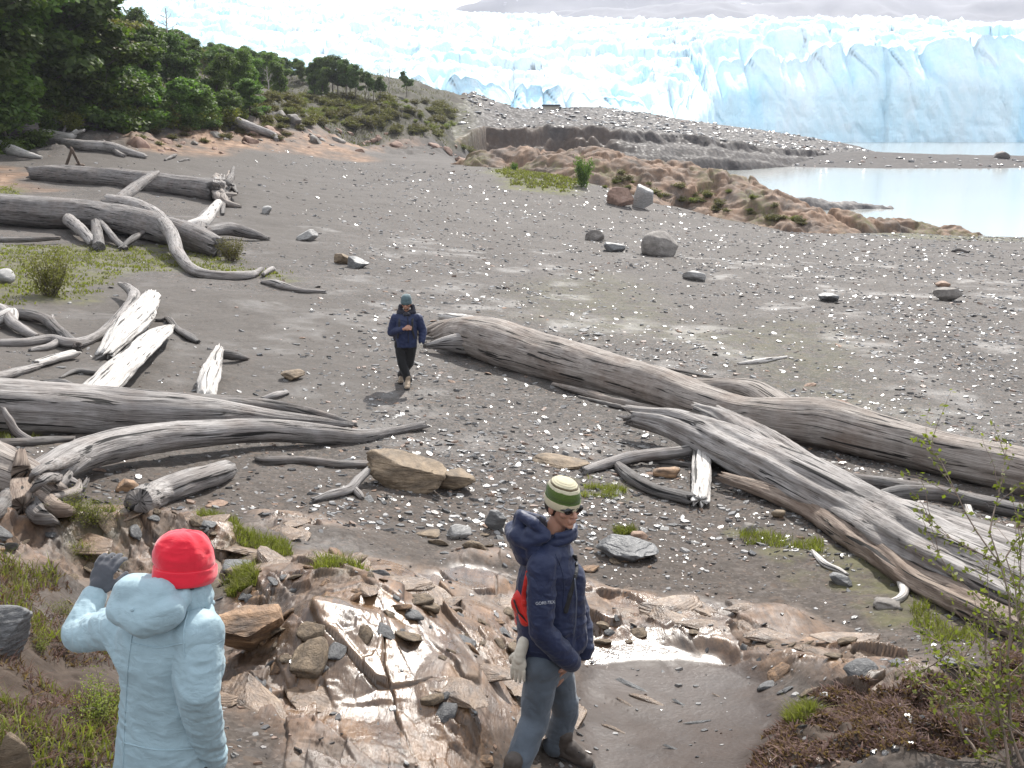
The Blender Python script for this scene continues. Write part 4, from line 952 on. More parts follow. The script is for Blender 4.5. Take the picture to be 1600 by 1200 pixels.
rock('wet grey slate boulder with tilted shiny faces', (929, 836, 1028, 886), 'slate', 47, deep=.75, layer=.14, sub=5, planes=[(-.35, -.5, 1, .38), (.6, -.2, .9, .45)])
rock('small red brown stone behind the wet slate boulder', (985, 828, 1012, 844), 'slate_rust', 48, sub=3)
rock('flat dark brown rock beside the striped hat', (830, 708, 924, 737), 'schist', 53, deep=.8, sunk=.3, layer=.25)
rock('boulder with an orange layered top and a dark hollow underside', (338, 958, 444, 1046), 'orange_rock', 59, deep=.8, layer=.12, sub=5, sunk=.1, cuts=8, planes=[(0, 0, 1, .62), (-.4, -.6, -.6, .45), (.5, -.7, -.5, .5)])
rock('flat pinkish slab behind the long smooth trunk', (1262, 620, 1330, 644), 'pink_rock', 61, sunk=.3)
rock('brown lump of rock on the sand beyond the thick trunk', (440, 579, 477, 598), 'schist', 67, layer=.2)
rock('white faced boulder at the foot of the brown knoll', (988, 293, 1020, 331), 'slate_pale', 71, deep=.7, sunk=.1)
rock('rust brown boulder beside the white faced boulder', (948, 296, 990, 326), 'pink_rock', 73, deep=.7, sunk=.1)
rock('rounded tan boulder at the lake end of the knoll', (1150, 289, 1182, 305), 'pink_rock', 75, sub=3)
rock('thin red brown stone lying near the cut log', (322, 782, 356, 793), 'slate_rust', 77, sub=3)
rock('orange brown stone between the stump and the cut log', (183, 750, 216, 771), 'orange_rock', 79, sub=3, layer=.3)
rock('angular slate piece on the mud left of the striped hat', (698, 818, 737, 846), 'slate_pale', 83)
rock('dark tilted slate slab on the mud, close to the striped hat', (757, 800, 792, 834), 'slate', 85, deep=.5)
rock('tan plate of rock at the edge of the bedrock', (650, 828, 688, 842), 'schist', 87, layer=.3)
rock('lone boulder on the gravel bar in the lake', (1554, 239, 1576, 249), 'boulder', 89, sub=3)
rock('dark pointed boulder on the gravel before the headland', (1146, 235, 1161, 249), 'dark_rock', 91, sub=3, sunk=.05)
rock('round grey boulder on the pink slope, higher one', (429, 181, 448, 194), 'boulder', 93, sub=3)
rock('round grey boulder on the pink slope, lower one', (450, 186, 471, 200), 'boulder', 95, sub=3)
rock('dark wet slate boulder at the left edge under the bank', (-40, 955, 48, 1035), 'slate', 97, deep=.7, layer=.2, sub=5)
rock('tan splinter of rock low on the grassy bank', (8, 1165, 46, 1225), 'schist', 99, deep=.5, layer=.2)
rock('dark block of slate in the stones below the rotten bough', (1296, 895, 1330, 918), 'slate', 101, sunk=.1)
rock('pale round stone in the stones below the rotten bough', (1366, 934, 1404, 954), 'boulder', 163, sunk=.3, cuts=5, depth=(.8, .95), rough=.1)
rock('brown stone beside the pale splintered plank', (1205, 796, 1226, 812), 'schist', 105, sub=3)
rock('red brown stone near the torn trunk top', (1020, 728, 1062, 750), 'orange_rock', 107, sub=3)
rock('pale green grey stone in moss right of the wet slate boulder', (1156, 818, 1180, 836), 'boulder', 109, sub=3)
rock('small dark rock by the left edge of the sand, white on top', (-8, 425, 22, 448), 'slate_pale', 111, sub=3, sunk=.05)
# slabs broken off the bedrock ledges
SLABS = [rock_mesh('slab_shape', (1, .8, .26), 400 + k, cuts=9, sub=3, depth=(.5, .85), rough=.03, layer=.5 if k % 2 else 0) for k in range(8)]
def lay_down(o, x, y, sc, tilt=.15, sunk=.06, rg=RNG):
    e = .25 * sc
    nx_ = -(float(H(x + e, y)) - float(H(x - e, y))) / (2 * e); ny_ = -(float(H(x, y + e)) - float(H(x, y - e))) / (2 * e)
    nrm = Vector((np.clip(nx_, -.7, .7) + rg.normal() * tilt, np.clip(ny_, -.7, .7) + rg.normal() * tilt, 1)).normalized()
    o.rotation_mode = 'QUATERNION'
    o.rotation_quaternion = nrm.to_track_quat('Z', 'Y') @ Matrix.Rotation(rg.uniform(0, 6.28), 3, 'Z').to_quaternion()
    o.location = (x, y, float(H(x, y)) + sunk * sc)
slab_mats = ['schist', 'slate', 'orange_rock', 'slate', 'schist']
for m in SLABS: m.materials.append(MAT['schist'])
def slab(x, y, sc, label, group, mat, tilt=.2):
    o = link('broken_rock', SLABS[RNG.integers(8)]); o.scale = (sc, sc, sc * RNG.uniform(.7, 1.5))
    o.material_slots[0].link = 'OBJECT'; o.material_slots[0].material = MAT[mat]
    lay_down(o, x, y, sc, tilt, .04); return tag(o, label, 'rock', group)
for pl, wn, wf in RIDGES[:8]:
    L = np.linalg.norm(np.diff(pl[:, :2], axis=0), axis=1).sum()
    for i in range(int(L * 9)):
        k = RNG.uniform(0, len(pl) - 1.001); j = int(k); q = pl[j] + (pl[j + 1] - pl[j]) * (k - j)
        slab(q[0] + RNG.normal() * .05, q[1] - RNG.uniform(0, 1.5) * wn, RNG.choice([.07, .10, .14, .2], p=[.35, .35, .2, .1]), 'angular brown or grey slab broken off the wet bedrock ledges', 'broken slabs on the bedrock', slab_mats[RNG.integers(5)], .35)

for k, (px, py, n, sp) in enumerate([(440, 905, 10, 45), (540, 920, 12, 55), (640, 945, 10, 45), (860, 1040, 14, 35), (760, 860, 12, 50), (930, 900, 8, 60), (60, 880, 8, 50), (420, 1060, 8, 50), (1240, 1060, 8, 60), (1380, 1060, 6, 40)]):
    for i in range(n):
        p = G0(px + RNG.normal() * sp, py + RNG.normal() * sp * .32)
        slab(p[0], p[1], RNG.choice([.08, .11, .15, .2, .28], p=[.3, .3, .2, .13, .07]), 'angular brown or grey slab broken off the wet bedrock ledges', 'broken slabs on the bedrock', slab_mats[RNG.integers(5)])
# slate shards on the beach: the larger near ones as objects
def shard_density(px, py, y):
    """how stony the beach is: sparse on the sand at the left, dense in the middle and right"""
    d = 1.0
    d *= 0.10 + 0.90 * sstep(380, 700, px - (py - 400) * .25 * (py < 640) - 0)
    if py > 640: d = 0.35 + .65 * sstep(420, 760, px)
    return d
SH = [rock_mesh('shard_shape', (1, .72, .16), 500 + k, cuts=12, sub=3, depth=(.45, .85), rough=.03) for k in range(10)]
for m in SH: m.materials.append(MAT['slate'])
cand = []
while len(cand) < 300:
    y = math.exp(RNG.uniform(math.log(9.2), math.log(40))); x = y * RNG.uniform(-.55, .55)
    z = float(BASE(x, y)); px, py = to_px(x, y, z)
    if not (-10 < px < 1610 and 340 < py < 1010): continue
    if RNG.random() > float(shard_density(px, py, y)): continue
    if max(in_poly(np.array([x]), np.array([y]), p)[0] for p in ROCK_POLY[:2]) > -.1: continue
    cand.append((x, y))
for x, y in cand:
    o = link('slate_shard', SH[RNG.integers(10)])
    s = RNG.choice([.14, .19, .26, .36], p=[.4, .35, .2, .05]) * (0.36 + y / 50); o.scale = (s, s, s * RNG.uniform(.6, 1.3))
    o.material_slots[0].link = 'OBJECT'; o.material_slots[0].material = MAT[['slate', 'slate_pale', 'slate', 'slate', 'slate_rust'][RNG.integers(5)] if RNG.random() < .9 else 'slate_rust']
    lay_down(o, x, y, s, .16, .05)
    tag(o, 'flat angular slate shard lying loose on the gravel beach', 'stone', 'slate shards on the beach')
# ... and the countless small ones as one sheet of loose shards
def shards(name, n, ylo, yhi, smin, smax, spread, mat, label, accept, tilt=.17, powr=1.6):
    xs_, ys_ = [], []
    tot = 0
    while tot < n:
        y = np.exp(RNG.uniform(math.log(ylo), math.log(yhi), 20000)); x = y * RNG.uniform(-spread, spread, 20000)
        k = accept(x, y); xs_.append(x[k]); ys_.append(y[k]); tot += int(k.sum())
    x = np.concatenate(xs_)[:n]; y = np.concatenate(ys_)[:n]; z = H(x, y)
    s = smin + (smax - smin) * RNG.random(n) ** (powr * 2)
    s *= (0.6 + y / 40)
    m = 6; a = np.sort(RNG.random((n, m)), 1) * .6 + np.linspace(0, 2 * math.pi, m, endpoint=False)[None]
    r = s[:, None] * RNG.uniform(.3, .62, (n, m)); el = RNG.uniform(.45, 1, n)[:, None]
    rot = RNG.uniform(0, 6.28, n)[:, None]
    lx, ly = r * np.cos(a), r * np.sin(a) * el
    dx, dy = lx * np.cos(rot) - ly * np.sin(rot), lx * np.sin(rot) + ly * np.cos(rot)
    tx, ty = RNG.normal(0, tilt, n)[:, None], RNG.normal(0, tilt, n)[:, None]
    e = .15
    gx = (H(x + e, y) - H(x - e, y)) / (2 * e); gy = (H(x, y + e) - H(x, y - e)) / (2 * e)
    th = (s * RNG.uniform(.08, .28, n))[:, None]
    zt = z[:, None] + th * .75 + dx * (tx + np.clip(gx, -.6, .6)[:, None]) + dy * (ty + np.clip(gy, -.6, .6)[:, None])
    top = np.stack([x[:, None] + dx * .9, y[:, None] + dy * .9, zt], -1)
    bot = np.stack([x[:, None] + dx * 1.08, y[:, None] + dy * 1.08, zt - th - .03 * s[:, None]], -1)
    V = np.concatenate([top, bot], 1).reshape(-1, 3)
    b = (np.arange(n) * 2 * m)[:, None, None]; j = np.arange(m); j2 = (j + 1) % m
    side = np.stack([j + m, j2 + m, j2, j], -1)[None] + b
    cap = np.array([[0, 1, 2, 3], [0, 3, 4, 5]])[None] + b
    F = np.concatenate([side, cap], 1).reshape(-1, 4)
    me = raw_mesh(name, V, F, False)
    return tag(link(name, me, mat), label, None, None, 'stuff')
ts = NT('loose_shards'); co = ts.coord('Object'); gi = ts.node('ShaderNodeNewGeometry')
cc = ts.ramp(gi.outputs['Random Per Island'], [(0, (.03, .03, .031)), (.25, (.06, .058, .057)), (.45, (.10, .096, .093)), (.62, (.16, .155, .15)), (.86, (.28, .27, .26)), (.9, (.15, .10, .075)), (1, (.22, .15, .11))])
cc = ts.mix(ts.ramp(ts.noise(co, 14, 4), [(.3, .3), (.5, 0)]), cc, (.05, .047, .045))
MAT['shards'] = ts.set(color=cc, rough=ts.ramp(ts.noise(co, 3, 3), [(.35, .16), (.65, .42)]), spec=.5, normal=ts.bump(ts.noise(co, 40, 4), .4, .01))
def acc_beach(x, y):
    z = BASE(x, y); px, py = to_px(x, y, z)
    d = 0.10 + 0.90 * sstep(380, 720, px - (py - 400) * .25)
    d = np.where(py > 640, .30 + .70 * sstep(420, 760, px), d)
    d *= 0.35 + 0.9 * sstep(-.25, .35, fbm(x * .35, y * .35, 0, 3, 601))
    d *= (z > .05) * (y < 92) * (y > 9) * sstep(0, 3, 86 - y + 40 * (x < 0))
    return RNG.random(len(x)) < d
shards('loose_slate_shards', 27000, 9, 92, .025, .14, .62, MAT['shards'], 'countless small slate shards scattered over the beach gravel', acc_beach)
def acc_near(x, y):
    rk, md, bk, ht = near_masks(x, y)
    px, py = to_px(x, y, BASE(x, y))
    return RNG.random(len(x)) < (1 - .8 * rk) * (1 - .75 * md) * (1 - .8 * bk) * (.25 + .75 * sstep(-.2, .4, fbm(x * .9, y * .9, 0, 3, 611))) * (.4 + .6 * sstep(500, 900, px))
shards('loose_pebbles', 9000, 4.2, 18, .012, .085, .62, MAT['shards'], 'small stones and chips strewn over the muddy ground', acc_near, .2)
def acc_far(x, y):
    z = PR(x, y); a = x / y
    return (RNG.random(len(x)) < .25 + .75 * sstep(.0, .5, fbm(x * .06, y * .06, 0, 4, 621))) & (y > yfront(a) + 2) & (z > .5) & (a > -.05)
def far_stones():
    n = 2600; xs_, ys_ = [], []
    while sum(map(len, xs_)) < n:
        y = RNG.uniform(150, 330, 8000); x = y * RNG.uniform(-.06, .36, 8000); k = acc_far(x, y); xs_.append(x[k]); ys_.append(y[k])
    x = np.concatenate(xs_)[:n]; y = np.concatenate(ys_)[:n]
    # the gravel bar and the foot of the cliff as well
    y2 = RNG.uniform(120, 236, 1500); x2 = y2 * RNG.uniform(-.06, .6, 1500); b2 = BASE(x2, y2); k = (b2 > .05) & (y2 < yfront(x2 / y2) - 3) & (x2 / y2 > -.05)
    x = np.concatenate([x, x2[k]]); y = np.concatenate([y, y2[k]]); z = np.concatenate([prom_h(x[:n], y[:n]), H(x2[k], y2[k])])
    V0, F0 = ico(1); N = len(x); s = .16 + .8 * RNG.random(N) ** 4
    D = RNG.uniform(.6, 1.25, (N, len(V0), 1))
    V = V0[None] * D * (s[:, None] * np.stack([RNG.uniform(.6, 1.2, N), RNG.uniform(.6, 1.2, N), RNG.uniform(.3, .7, N)], 1))[:, None] + np.stack([x, y, z + .1 * s], 1)[:, None]
    F = F0[None] + (np.arange(N) * len(V0))[:, None, None]
    me = raw_mesh('headland_stones', V.reshape(-1, 3), F.reshape(-1, 3), False)
    tag(link('headland_stones', me, MAT['shards']), 'blocks and stones strewn over the headland and gravel bar', None, None, 'stuff')
far_stones()

for i in range(110):
    px = RNG.uniform(215, 740); py = np.interp(px, [215, 340, 470, 600, 740], [222, 214, 210, 222, 238]) + RNG.normal() * 9
    g = G(px, py); sc = RNG.choice([.35, .6, 1.0, 1.7], p=[.4, .3, .2, .1])
    o = link('pink_boulder', SLABS[RNG.integers(8)]); o.scale = (sc, sc, sc * RNG.uniform(1.2, 2.6)); o.material_slots[0].link = 'OBJECT'; o.material_slots[0].material = MAT['pink_rock' if RNG.random() < .75 else 'boulder']
    lay_down(o, g[0], g[1], sc, .2, .02); tag(o, 'pinkish rock lying on the slope below the forest and bluff', 'rock', 'rocks on the pink slope')

BIG = [rock_mesh('plate_shape', (1, .62, .16), 700 + k, cuts=16, sub=5, depth=(.45, .8), rough=.025, layer=.22) for k in range(7)]
for m in BIG: m.materials.append(MAT['wet_schist'])
rgp = np.random.default_rng(31)
for px, py, n, sp in ((450, 905, 4, 40), (540, 915, 5, 50), (640, 940, 5, 50), (720, 975, 4, 50), (860, 985, 3, 40), (1010, 985, 4, 50), (1130, 1000, 4, 45), (760, 1080, 4, 45), (820, 1130, 3, 30), (300, 865, 5, 60), (120, 830, 5, 70), (1290, 1045, 3, 40), (480, 830, 3, 50), (420, 1090, 3, 40)):
    for i in range(n):
        p = G0(px + rgp.normal() * sp, py + rgp.normal() * sp * .3); sc = rgp.uniform(.28, .62)
        o = link('rock_ledge', BIG[rgp.integers(7)]); o['kind'] = 'thing'; o.scale = (sc * rgp.uniform(.9, 1.3), sc * rgp.uniform(.7, 1.1), sc * rgp.uniform(.55, 1.0))
        lay_down(o, p[0], p[1], sc, .10, -.015, rgp)
        o.rotation_quaternion = Matrix.Rotation(rgp.normal() * .12, 3, 'X').to_quaternion() @ Matrix.Rotation(rgp.normal() * .09, 3, 'Y').to_quaternion() @ Matrix.Rotation(-.45 + rgp.normal() * .5, 3, 'Z').to_quaternion()
        tag(o, 'broad flat plate of wet brown layered rock set in the bedrock ledges', 'rock', 'wet plates in the bedrock ledges')

for px, py, L, a, m in ((985, 1072, .30, -.75, 'slate'), (1015, 1096, .34, -.7, 'wet_schist'), (975, 1098, .18, -.9, 'wet_schist'), (1062, 1100, .16, -.9, 'slate'), (1090, 1130, .20, .1, 'slate'), (1120, 1088, .10, -.8, 'wet_schist'), (1050, 1170, .14, -.6, 'slate'), (960, 1140, .2, -.7, 'wet_schist')):
    g = G(px, py); o = link('rock_rib', BIG[rgp.integers(7)]); o['kind'] = 'thing'; o.scale = (L, L * .28, L * .45); o.location = (g[0], g[1], g[2] + .004); o.rotation_euler = (.15, 0, a)
    o.material_slots[0].link = 'OBJECT'; o.material_slots[0].material = MAT[m]
    tag(o, 'thin rib of slate showing through the smooth mud', 'rock', 'slate ribs in the mud')
# ------------------------------------------------------------------ vegetation
def leaf_quads(C, N, size, asp=.6, fold=0):
    """one small four-cornered leaf at each C, facing N"""
    n = len(C); N = N / (np.linalg.norm(N, axis=1)[:, None] + 1e-9)
    r = RNG.normal(size=(n, 3)); A = np.cross(N, r); A /= np.linalg.norm(A, axis=1)[:, None] + 1e-9; B = np.cross(N, A)
    s = (size * RNG.uniform(.6, 1.35, n))[:, None]
    return np.stack([C - A * s, C + B * s * asp, C + A * s, C - B * s * asp], 1).reshape(-1, 3)
def quad_faces(n): return np.arange(n * 4).reshape(-1, 4)
def join_tubes(parts):
    V, F, o = [], [], 0
    for v, f in parts: V.append(v); F.append(f + o); o += len(v)
    return np.vstack(V), np.vstack(F)
def stick(p, r, seg=6):
    p = np.asarray(p, float); n = len(p); T = np.gradient(p, axis=0); T /= np.linalg.norm(T, axis=1)[:, None] + 1e-9
    A = np.cross(T, [.31, .17, .94] if abs(T[:, 2]).mean() < .9 else [1, .2, 0]); A /= np.linalg.norm(A, axis=1)[:, None] + 1e-9; B = np.cross(A, T)
    th = np.linspace(0, 2 * math.pi, seg, endpoint=False)
    V = p[:, None] + np.asarray(r)[:, None, None] * (np.cos(th)[None, :, None] * A[:, None] + np.sin(th)[None, :, None] * B[:, None])
    return V.reshape(-1, 3), grid_faces(n, seg, True)
def wander(p, d, L, n, wob, up=0.0, rg=RNG):
    out = [np.array(p, float)]; d = np.array(d, float); d /= np.linalg.norm(d)
    for i in range(n):
        d = d + rg.normal(size=3) * wob + [0, 0, up]; d /= np.linalg.norm(d); out.append(out[-1] + d * L / n)
    return np.array(out)
def tree_proto(name, h, spread, nclump, lsize, nleaf, leafmat, barkmat, bare=.25, flat=.38, trunk_r=.16, skew=0.0, dead=0):
    root = empty(name)
    tr = wander((0, 0, -.4), (skew * .3, 0, 1), h * .86 + .4, 9, .10, .10)
    rr = np.linspace(trunk_r, trunk_r * .3, 10)
    parts = [stick(tr, rr, 8)]; C, N = [], []
    for k in range(nclump):
        f = bare + (1 - bare) * (k + RNG.random()) / nclump
        b = tr[0] + (tr[-1] - tr[0]) * 0 ; i = min(8.99, f * 9); j = int(i); b = tr[j] + (tr[j + 1] - tr[j]) * (i - j)
        az = k * 2.4 + RNG.uniform(-.5, .5)
        prof = math.sin(min(1, (f - bare) / (1 - bare) * .82 + .22) * math.pi) ** .6
        L = spread * prof * RNG.uniform(.5, 1.1)
        lb = wander(b, (math.cos(az) + skew, math.sin(az), RNG.uniform(.15, .6)), L, 5, .18, .05)
        parts.append(stick(lb, np.linspace(trunk_r * (.42 - .2 * f), .012, 6), 5))
        if dead and RNG.random() < dead:
            for q in range(2): parts.append(stick(wander(lb[RNG.integers(2, 5)], RNG.normal(size=3) + [0, 0, .6], L * .5, 4, .25), np.linspace(.025, .008, 5), 4))
            continue
        for q in range(RNG.integers(2, 4)):
            c = lb[RNG.integers(3, 6)] + RNG.normal(size=3) * [.25, .25, .12] * spread * .4
            R_ = spread * RNG.uniform(.22, .42)
            m = int(nleaf * (R_ / (spread * .32)) ** 2)
            u = RNG.normal(size=(m, 3)); u /= np.linalg.norm(u, axis=1)[:, None]; u *= (RNG.random(m) ** .45)[:, None]
            u *= 1 + .35 * fbm(u[:, 0] * 2 + k, u[:, 1] * 2, u[:, 2] * 2, 2, k)[:, None]
            C.append(c + u * [R_, R_, R_ * flat]); N.append(np.array([0, 0, .9]) + RNG.normal(size=(m, 3)) * .55 + u * .5)
    V, F = join_tubes(parts); link('trunk', raw_mesh('trunk', V, F), MAT[barkmat], root)
    if C:
        C = np.vstack(C); N = np.vstack(N)
        link('crown', raw_mesh('crown', leaf_quads(C, N, lsize), quad_faces(len(C)), False), MAT[leafmat], root)
    root['h'] = h
    return root
def shrub_proto(name, h, w_, n, lsize, leafmat, stems=9, stemmat='bark', flat=.8, top=.5):
    root = empty(name); parts = []; C, N = [], []
    for k in range(stems):
        az = RNG.uniform(0, 6.28); l = RNG.uniform(.1, 1) ** .7
        p = wander((RNG.normal() * w_ * .08, RNG.normal() * w_ * .08, -.05 * h), (math.cos(az) * l * w_ / h, math.sin(az) * l * w_ / h, 1), h * RNG.uniform(.7, 1.05), 6, .13)
        parts.append(stick(p, np.linspace(.012 * h + .006, .003, 7), 5))
        m = n // stems
        i = RNG.integers(2, 7, m); c = p[i] + RNG.normal(size=(m, 3)) * [w_ * .16, w_ * .16, h * .12 * flat]
        C.append(c); N.append(RNG.normal(size=(m, 3)) + [0, 0, .7])
    V, F = join_tubes(parts); link('stems', raw_mesh('stems', V, F), MAT[stemmat], root)
    C = np.vstack(C); C[:, 2] = np.maximum(C[:, 2], .02 * h); N = np.vstack(N)
    link('foliage', raw_mesh('foliage', leaf_quads(C, N, lsize), quad_faces(len(C)), False), MAT[leafmat], root)
    root['h'] = h
    return root
PROTO = []
def proto(o): PROTO.append(o); return o
TA_ = proto(tree_proto('beech_tree', 9, 3.0, 26, .155, 185, 'leaf_a', 'bark', .18, .52))
TB_ = proto(tree_proto('beech_tree', 8, 2.7, 22, .155, 185, 'leaf_b', 'bark', .25, .50, skew=.15))
TC_ = proto(tree_proto('beech_tree', 10, 3.1, 28, .16, 150, 'leaf_c', 'bark', .35, .42, dead=.35))
TD_ = proto(tree_proto('beech_tree', 6.5, 2.6, 20, .155, 190, 'leaf_a', 'bark', .08, .58))
TE_ = proto(tree_proto('wind_bent_tree', 6, 1.9, 13, .15, 150, 'leaf_b', 'bark', .34, .60, .10, skew=.22))
TF_ = proto(tree_proto('wind_bent_tree', 5.5, 1.5, 8, .14, 120, 'leaf_b', 'bark', .40, .65, .08, skew=.12))
TX_ = proto(tree_proto('dead_tree', 8, 2.6, 14, .1, 10, 'leaf_c', 'bark_pale', .3, .3, .16, dead=1.0))
S1_ = proto(shrub_proto('bush', 2.4, 1.5, 2600, .11, 'leaf_a', 14))
S2_ = proto(shrub_proto('bush', 1.8, 1.4, 2000, .10, 'leaf_shrub', 12))
S3_ = proto(shrub_proto('dry_bush', 1.2, 1.3, 1100, .09, 'leaf_c', 10))
def plant(pr, x, y, h, label, cat, group=None, name=None, z=None, wide=1.0):
    o = copy_tree(pr); s = h / pr['h']; o.scale = (s * wide, s * wide, s); o.rotation_euler = (0, 0, RNG.uniform(0, 6.28) if pr not in (TE_, TF_) else RNG.uniform(-.5, .5))
    o.location = (x, y, (float(H(x, y)) if z is None else z) - .05)
    if name: o.name = name
    return tag(o, label, cat, group)
def top_line(px): return np.interp(px, [-100, 0, 90, 110, 130, 180, 230, 262, 300, 350, 390, 430, 480, 515, 530], [-80, -60, -30, -5, 8, 14, 34, 40, 56, 68, 74, 84, 96, 102, 112])
LBL = {TA_: ('green broadleaf tree standing in the hillside forest', 'leafy trees of the hillside forest'), TB_: ('dark green broadleaf tree standing in the hillside forest', 'dark trees of the hillside forest'),
       TC_: ('brownish thin crowned tree standing in the hillside forest', 'brownish trees of the hillside forest'), TD_: ('low bushy green tree at the front of the forest', 'bushy trees along the forest front')}
# front row, read off the photograph: px, py of the foot, top py
FRONT = [(-20,222,-40,TA_),(20,205,-60,TA_),(60,200,-80,TB_),(95,196,-20,TA_),(140,196,40,TD_),(165,194,62,TD_),(195,196,85,TD_),(225,198,100,TD_),(248,199,112,TD_),(272,200,122,TD_),(300,198,130,TD_),(322,196,132,TD_),
         (-60,226,-60,TB_),(-120,228,-70,TA_),(-190,230,-60,TB_),(-90,236,90,TD_),(-160,238,80,TD_),(-240,236,-40,TA_),(-30,238,150,TD_),
         (120,190,-5,TC_),(175,188,20,TB_),(210,185,25,TC_),(345,190,140,TD_),(372,182,140,TD_),(390,176,122,TD_),(330,178,128,TD_),(12,226,118,TD_),(-15,230,110,TD_),(75,192,60,TD_),(45,196,90,TD_)]
for px, py, pt, pr in FRONT:
    p = G(px, py); D = np.linalg.norm(p - [0, 0, CAMZ]); h = (py - pt) * D / FPX
    plant(pr, p[0], p[1], h, *[LBL[pr][0], 'tree', LBL[pr][1]], wide=1.15 if pr is TD_ else 1.0)
n = 0; tries = 0
while n < 235 and tries < 14000:
    tries += 1
    px = RNG.uniform(-330, 525); D = RNG.uniform(88, 215); x = (px - 800) / FPX * D * 1.0; y = D * .97
    z = float(H(x, y)); qx, qy = to_px(x, y, z)
    edge = np.interp(qx, [-330, 0, 140, 340, 430, 500, 540], [215, 205, 190, 182, 160, 158, 156])
    if qy > edge or qy < top_line(qx) + 12: continue
    h = min(RNG.uniform(5.5, 10.5), (qy - top_line(qx) + RNG.normal() * 5) * y / FPX)
    if h < 2.6: continue
    pr = [TA_, TA_, TB_, TB_, TB_, TC_, TD_][RNG.integers(7)]
    plant(pr, x, y, h, LBL[pr][0], 'tree', LBL[pr][1], wide=.82); n += 1
def spot(pr, px, py, pt, label, cat, group=None, hf=None, wide=1.0):
    p = G(px, py, hf=hf); D = np.linalg.norm(p - [0, 0, CAMZ]); return plant(pr, p[0], p[1], (py - pt) * D / FPX, label, cat, group, z=p[2], wide=wide)
spot(TX_, 262, 108, 12, 'tall bare dead tree with spreading white branches above the forest', 'dead tree')
spot(TX_, 212, 78, 30, 'bleached dead tree leaning inside the forest, left of the tall bare one', 'dead tree')
for q_, (px, py, pt) in enumerate(((150, 120, 40), (120, 150, 60), (182, 96, 38), (238, 140, 70), (300, 128, 76), (420, 150, 100), (330, 170, 118))):
    spot(TX_, px, py, pt, 'thin pale dead trunk standing among the green trees of the hillside', 'dead tree', 'dead trees in the forest')
for i in range(16):
    px = RNG.uniform(500, 735); py = np.interp(px, [500, 600, 735], [182, 192, 215]) + RNG.normal() * 8
    spot(TX_, px, py, py - RNG.uniform(14, 30), 'slim grey dead sapling on the bank below the bluff', 'dead tree', 'dead saplings on the bank', wide=.5)
spot(TX_, 355, 140, 88, 'small pale dead tree near the right end of the forest', 'dead tree')
# the thick broken trunk that stands before the trees
sn = empty('standing_snag', G(113, 192)); tag(sn, 'tall broken grey trunk standing at the edge of the forest', 'dead tree')
b = np.array(sn.location); u = np.linalg.norm(b - [0, 0, CAMZ]) / FPX
me = tube_mesh('trunk', [b + [0, 0, -.3], b + [-4 * u, 0, 40 * u], b + [-10 * u, 0, 85 * u], b + [-13 * u, 0, 110 * u], b + [-14 * u, 0, 133 * u]], [8.5 * u, 7 * u, 6 * u, 4.5 * u, 1.2 * u], 20, step=.2, groove=.15, seed=77)
l = link('trunk', me, MAT['bark_pale'], sn); l.matrix_parent_inverse = Matrix.Translation(-Vector(b)); me.materials[0] = MAT['wood']
# the open row on the end of the plateau
def row(pr, px, py, pt, lab, name='tree'):
    return spot(pr, px, py, pt, lab, 'tree', 'sparse trees on the end of the bluff')
for px, py, pt, pr in ((528, 152, 88, TE_), (541, 153, 92, TE_), (556, 155, 100, TE_), (570, 156, 108, TF_), (584, 158, 110, TF_), (592, 158, 116, TF_), (520, 150, 86, TE_), (548, 152, 97, TF_)):
    row(pr, px, py, pt, 'thin stemmed tree with a flat dark crown on the end of the bluff')
spot(TX_, 609, 152, 97, 'forked bare dead tree on the end of the bluff', 'dead tree')
spot(TF_, 636, 150, 108, 'last small tree with a narrow crown on the end of the bluff', 'tree')
spot(TX_, 575, 156, 128, 'short bare dead tree among the thin stemmed trees of the bluff', 'dead tree')
# bushes
for i in range(34):
    px = RNG.uniform(30, 350); py = np.interp(px, [0, 100, 200, 350], [208, 200, 203, 196]) + RNG.uniform(-6, 4)
    spot([S1_, S2_, S2_][RNG.integers(3)], px, py, py - RNG.uniform(18, 34), 'light green bush at the foot of the forest', 'bush', 'bushes along the forest foot', wide=1.2)
for i in range(230):
    px = RNG.uniform(370, 740); a = np.interp(px, [370, 480, 600, 700, 735], [150, 152, 155, 165, 185]); b_ = np.interp(px, [370, 480, 600, 700, 735], [192, 195, 205, 222, 240])
    py = RNG.uniform(a, b_); spot([S3_, S3_, S3_, S3_, S2_][RNG.integers(5)], px, py, py - RNG.uniform(4, 12), 'low dry bush growing on the bank of the bluff', 'bush', 'dry bushes on the bluff', wide=1.5)
for i in range(26):
    px = RNG.uniform(215, 470); py = np.interp(px, [215, 340, 470], [222, 212, 205]) + RNG.uniform(-12, 14)
    spot(S3_, px, py, py - RNG.uniform(4, 9), 'small dark bush among the pink rocks', 'bush', 'small bushes on the pink rocks', wide=1.7)
spot(S1_, 803, 268, 254, 'small dark round bush on the mossy meadow, left of its twin', 'bush', wide=.7)
spot(S1_, 851, 267, 253, 'small dark round bush on the mossy meadow, near the tall one', 'bush', wide=.9)
spot(S1_, 910, 292, 248, 'tall dark bush at the left end of the knoll', 'bush', wide=.55)
KH = lambda x, y: np.maximum(H(x, y), knoll_h(x, y))
for i in range(40):
    px = RNG.uniform(930, 1260); py = np.interp(px, [930, 1100, 1260], [290, 320, 348]) + RNG.uniform(-26, 6)
    spot([S3_, S3_, S2_][RNG.integers(3)], px, py, py - RNG.uniform(4, 9), 'small brownish bush on the rocky knoll', 'bush', 'bushes on the knoll', hf=KH, wide=1.6)
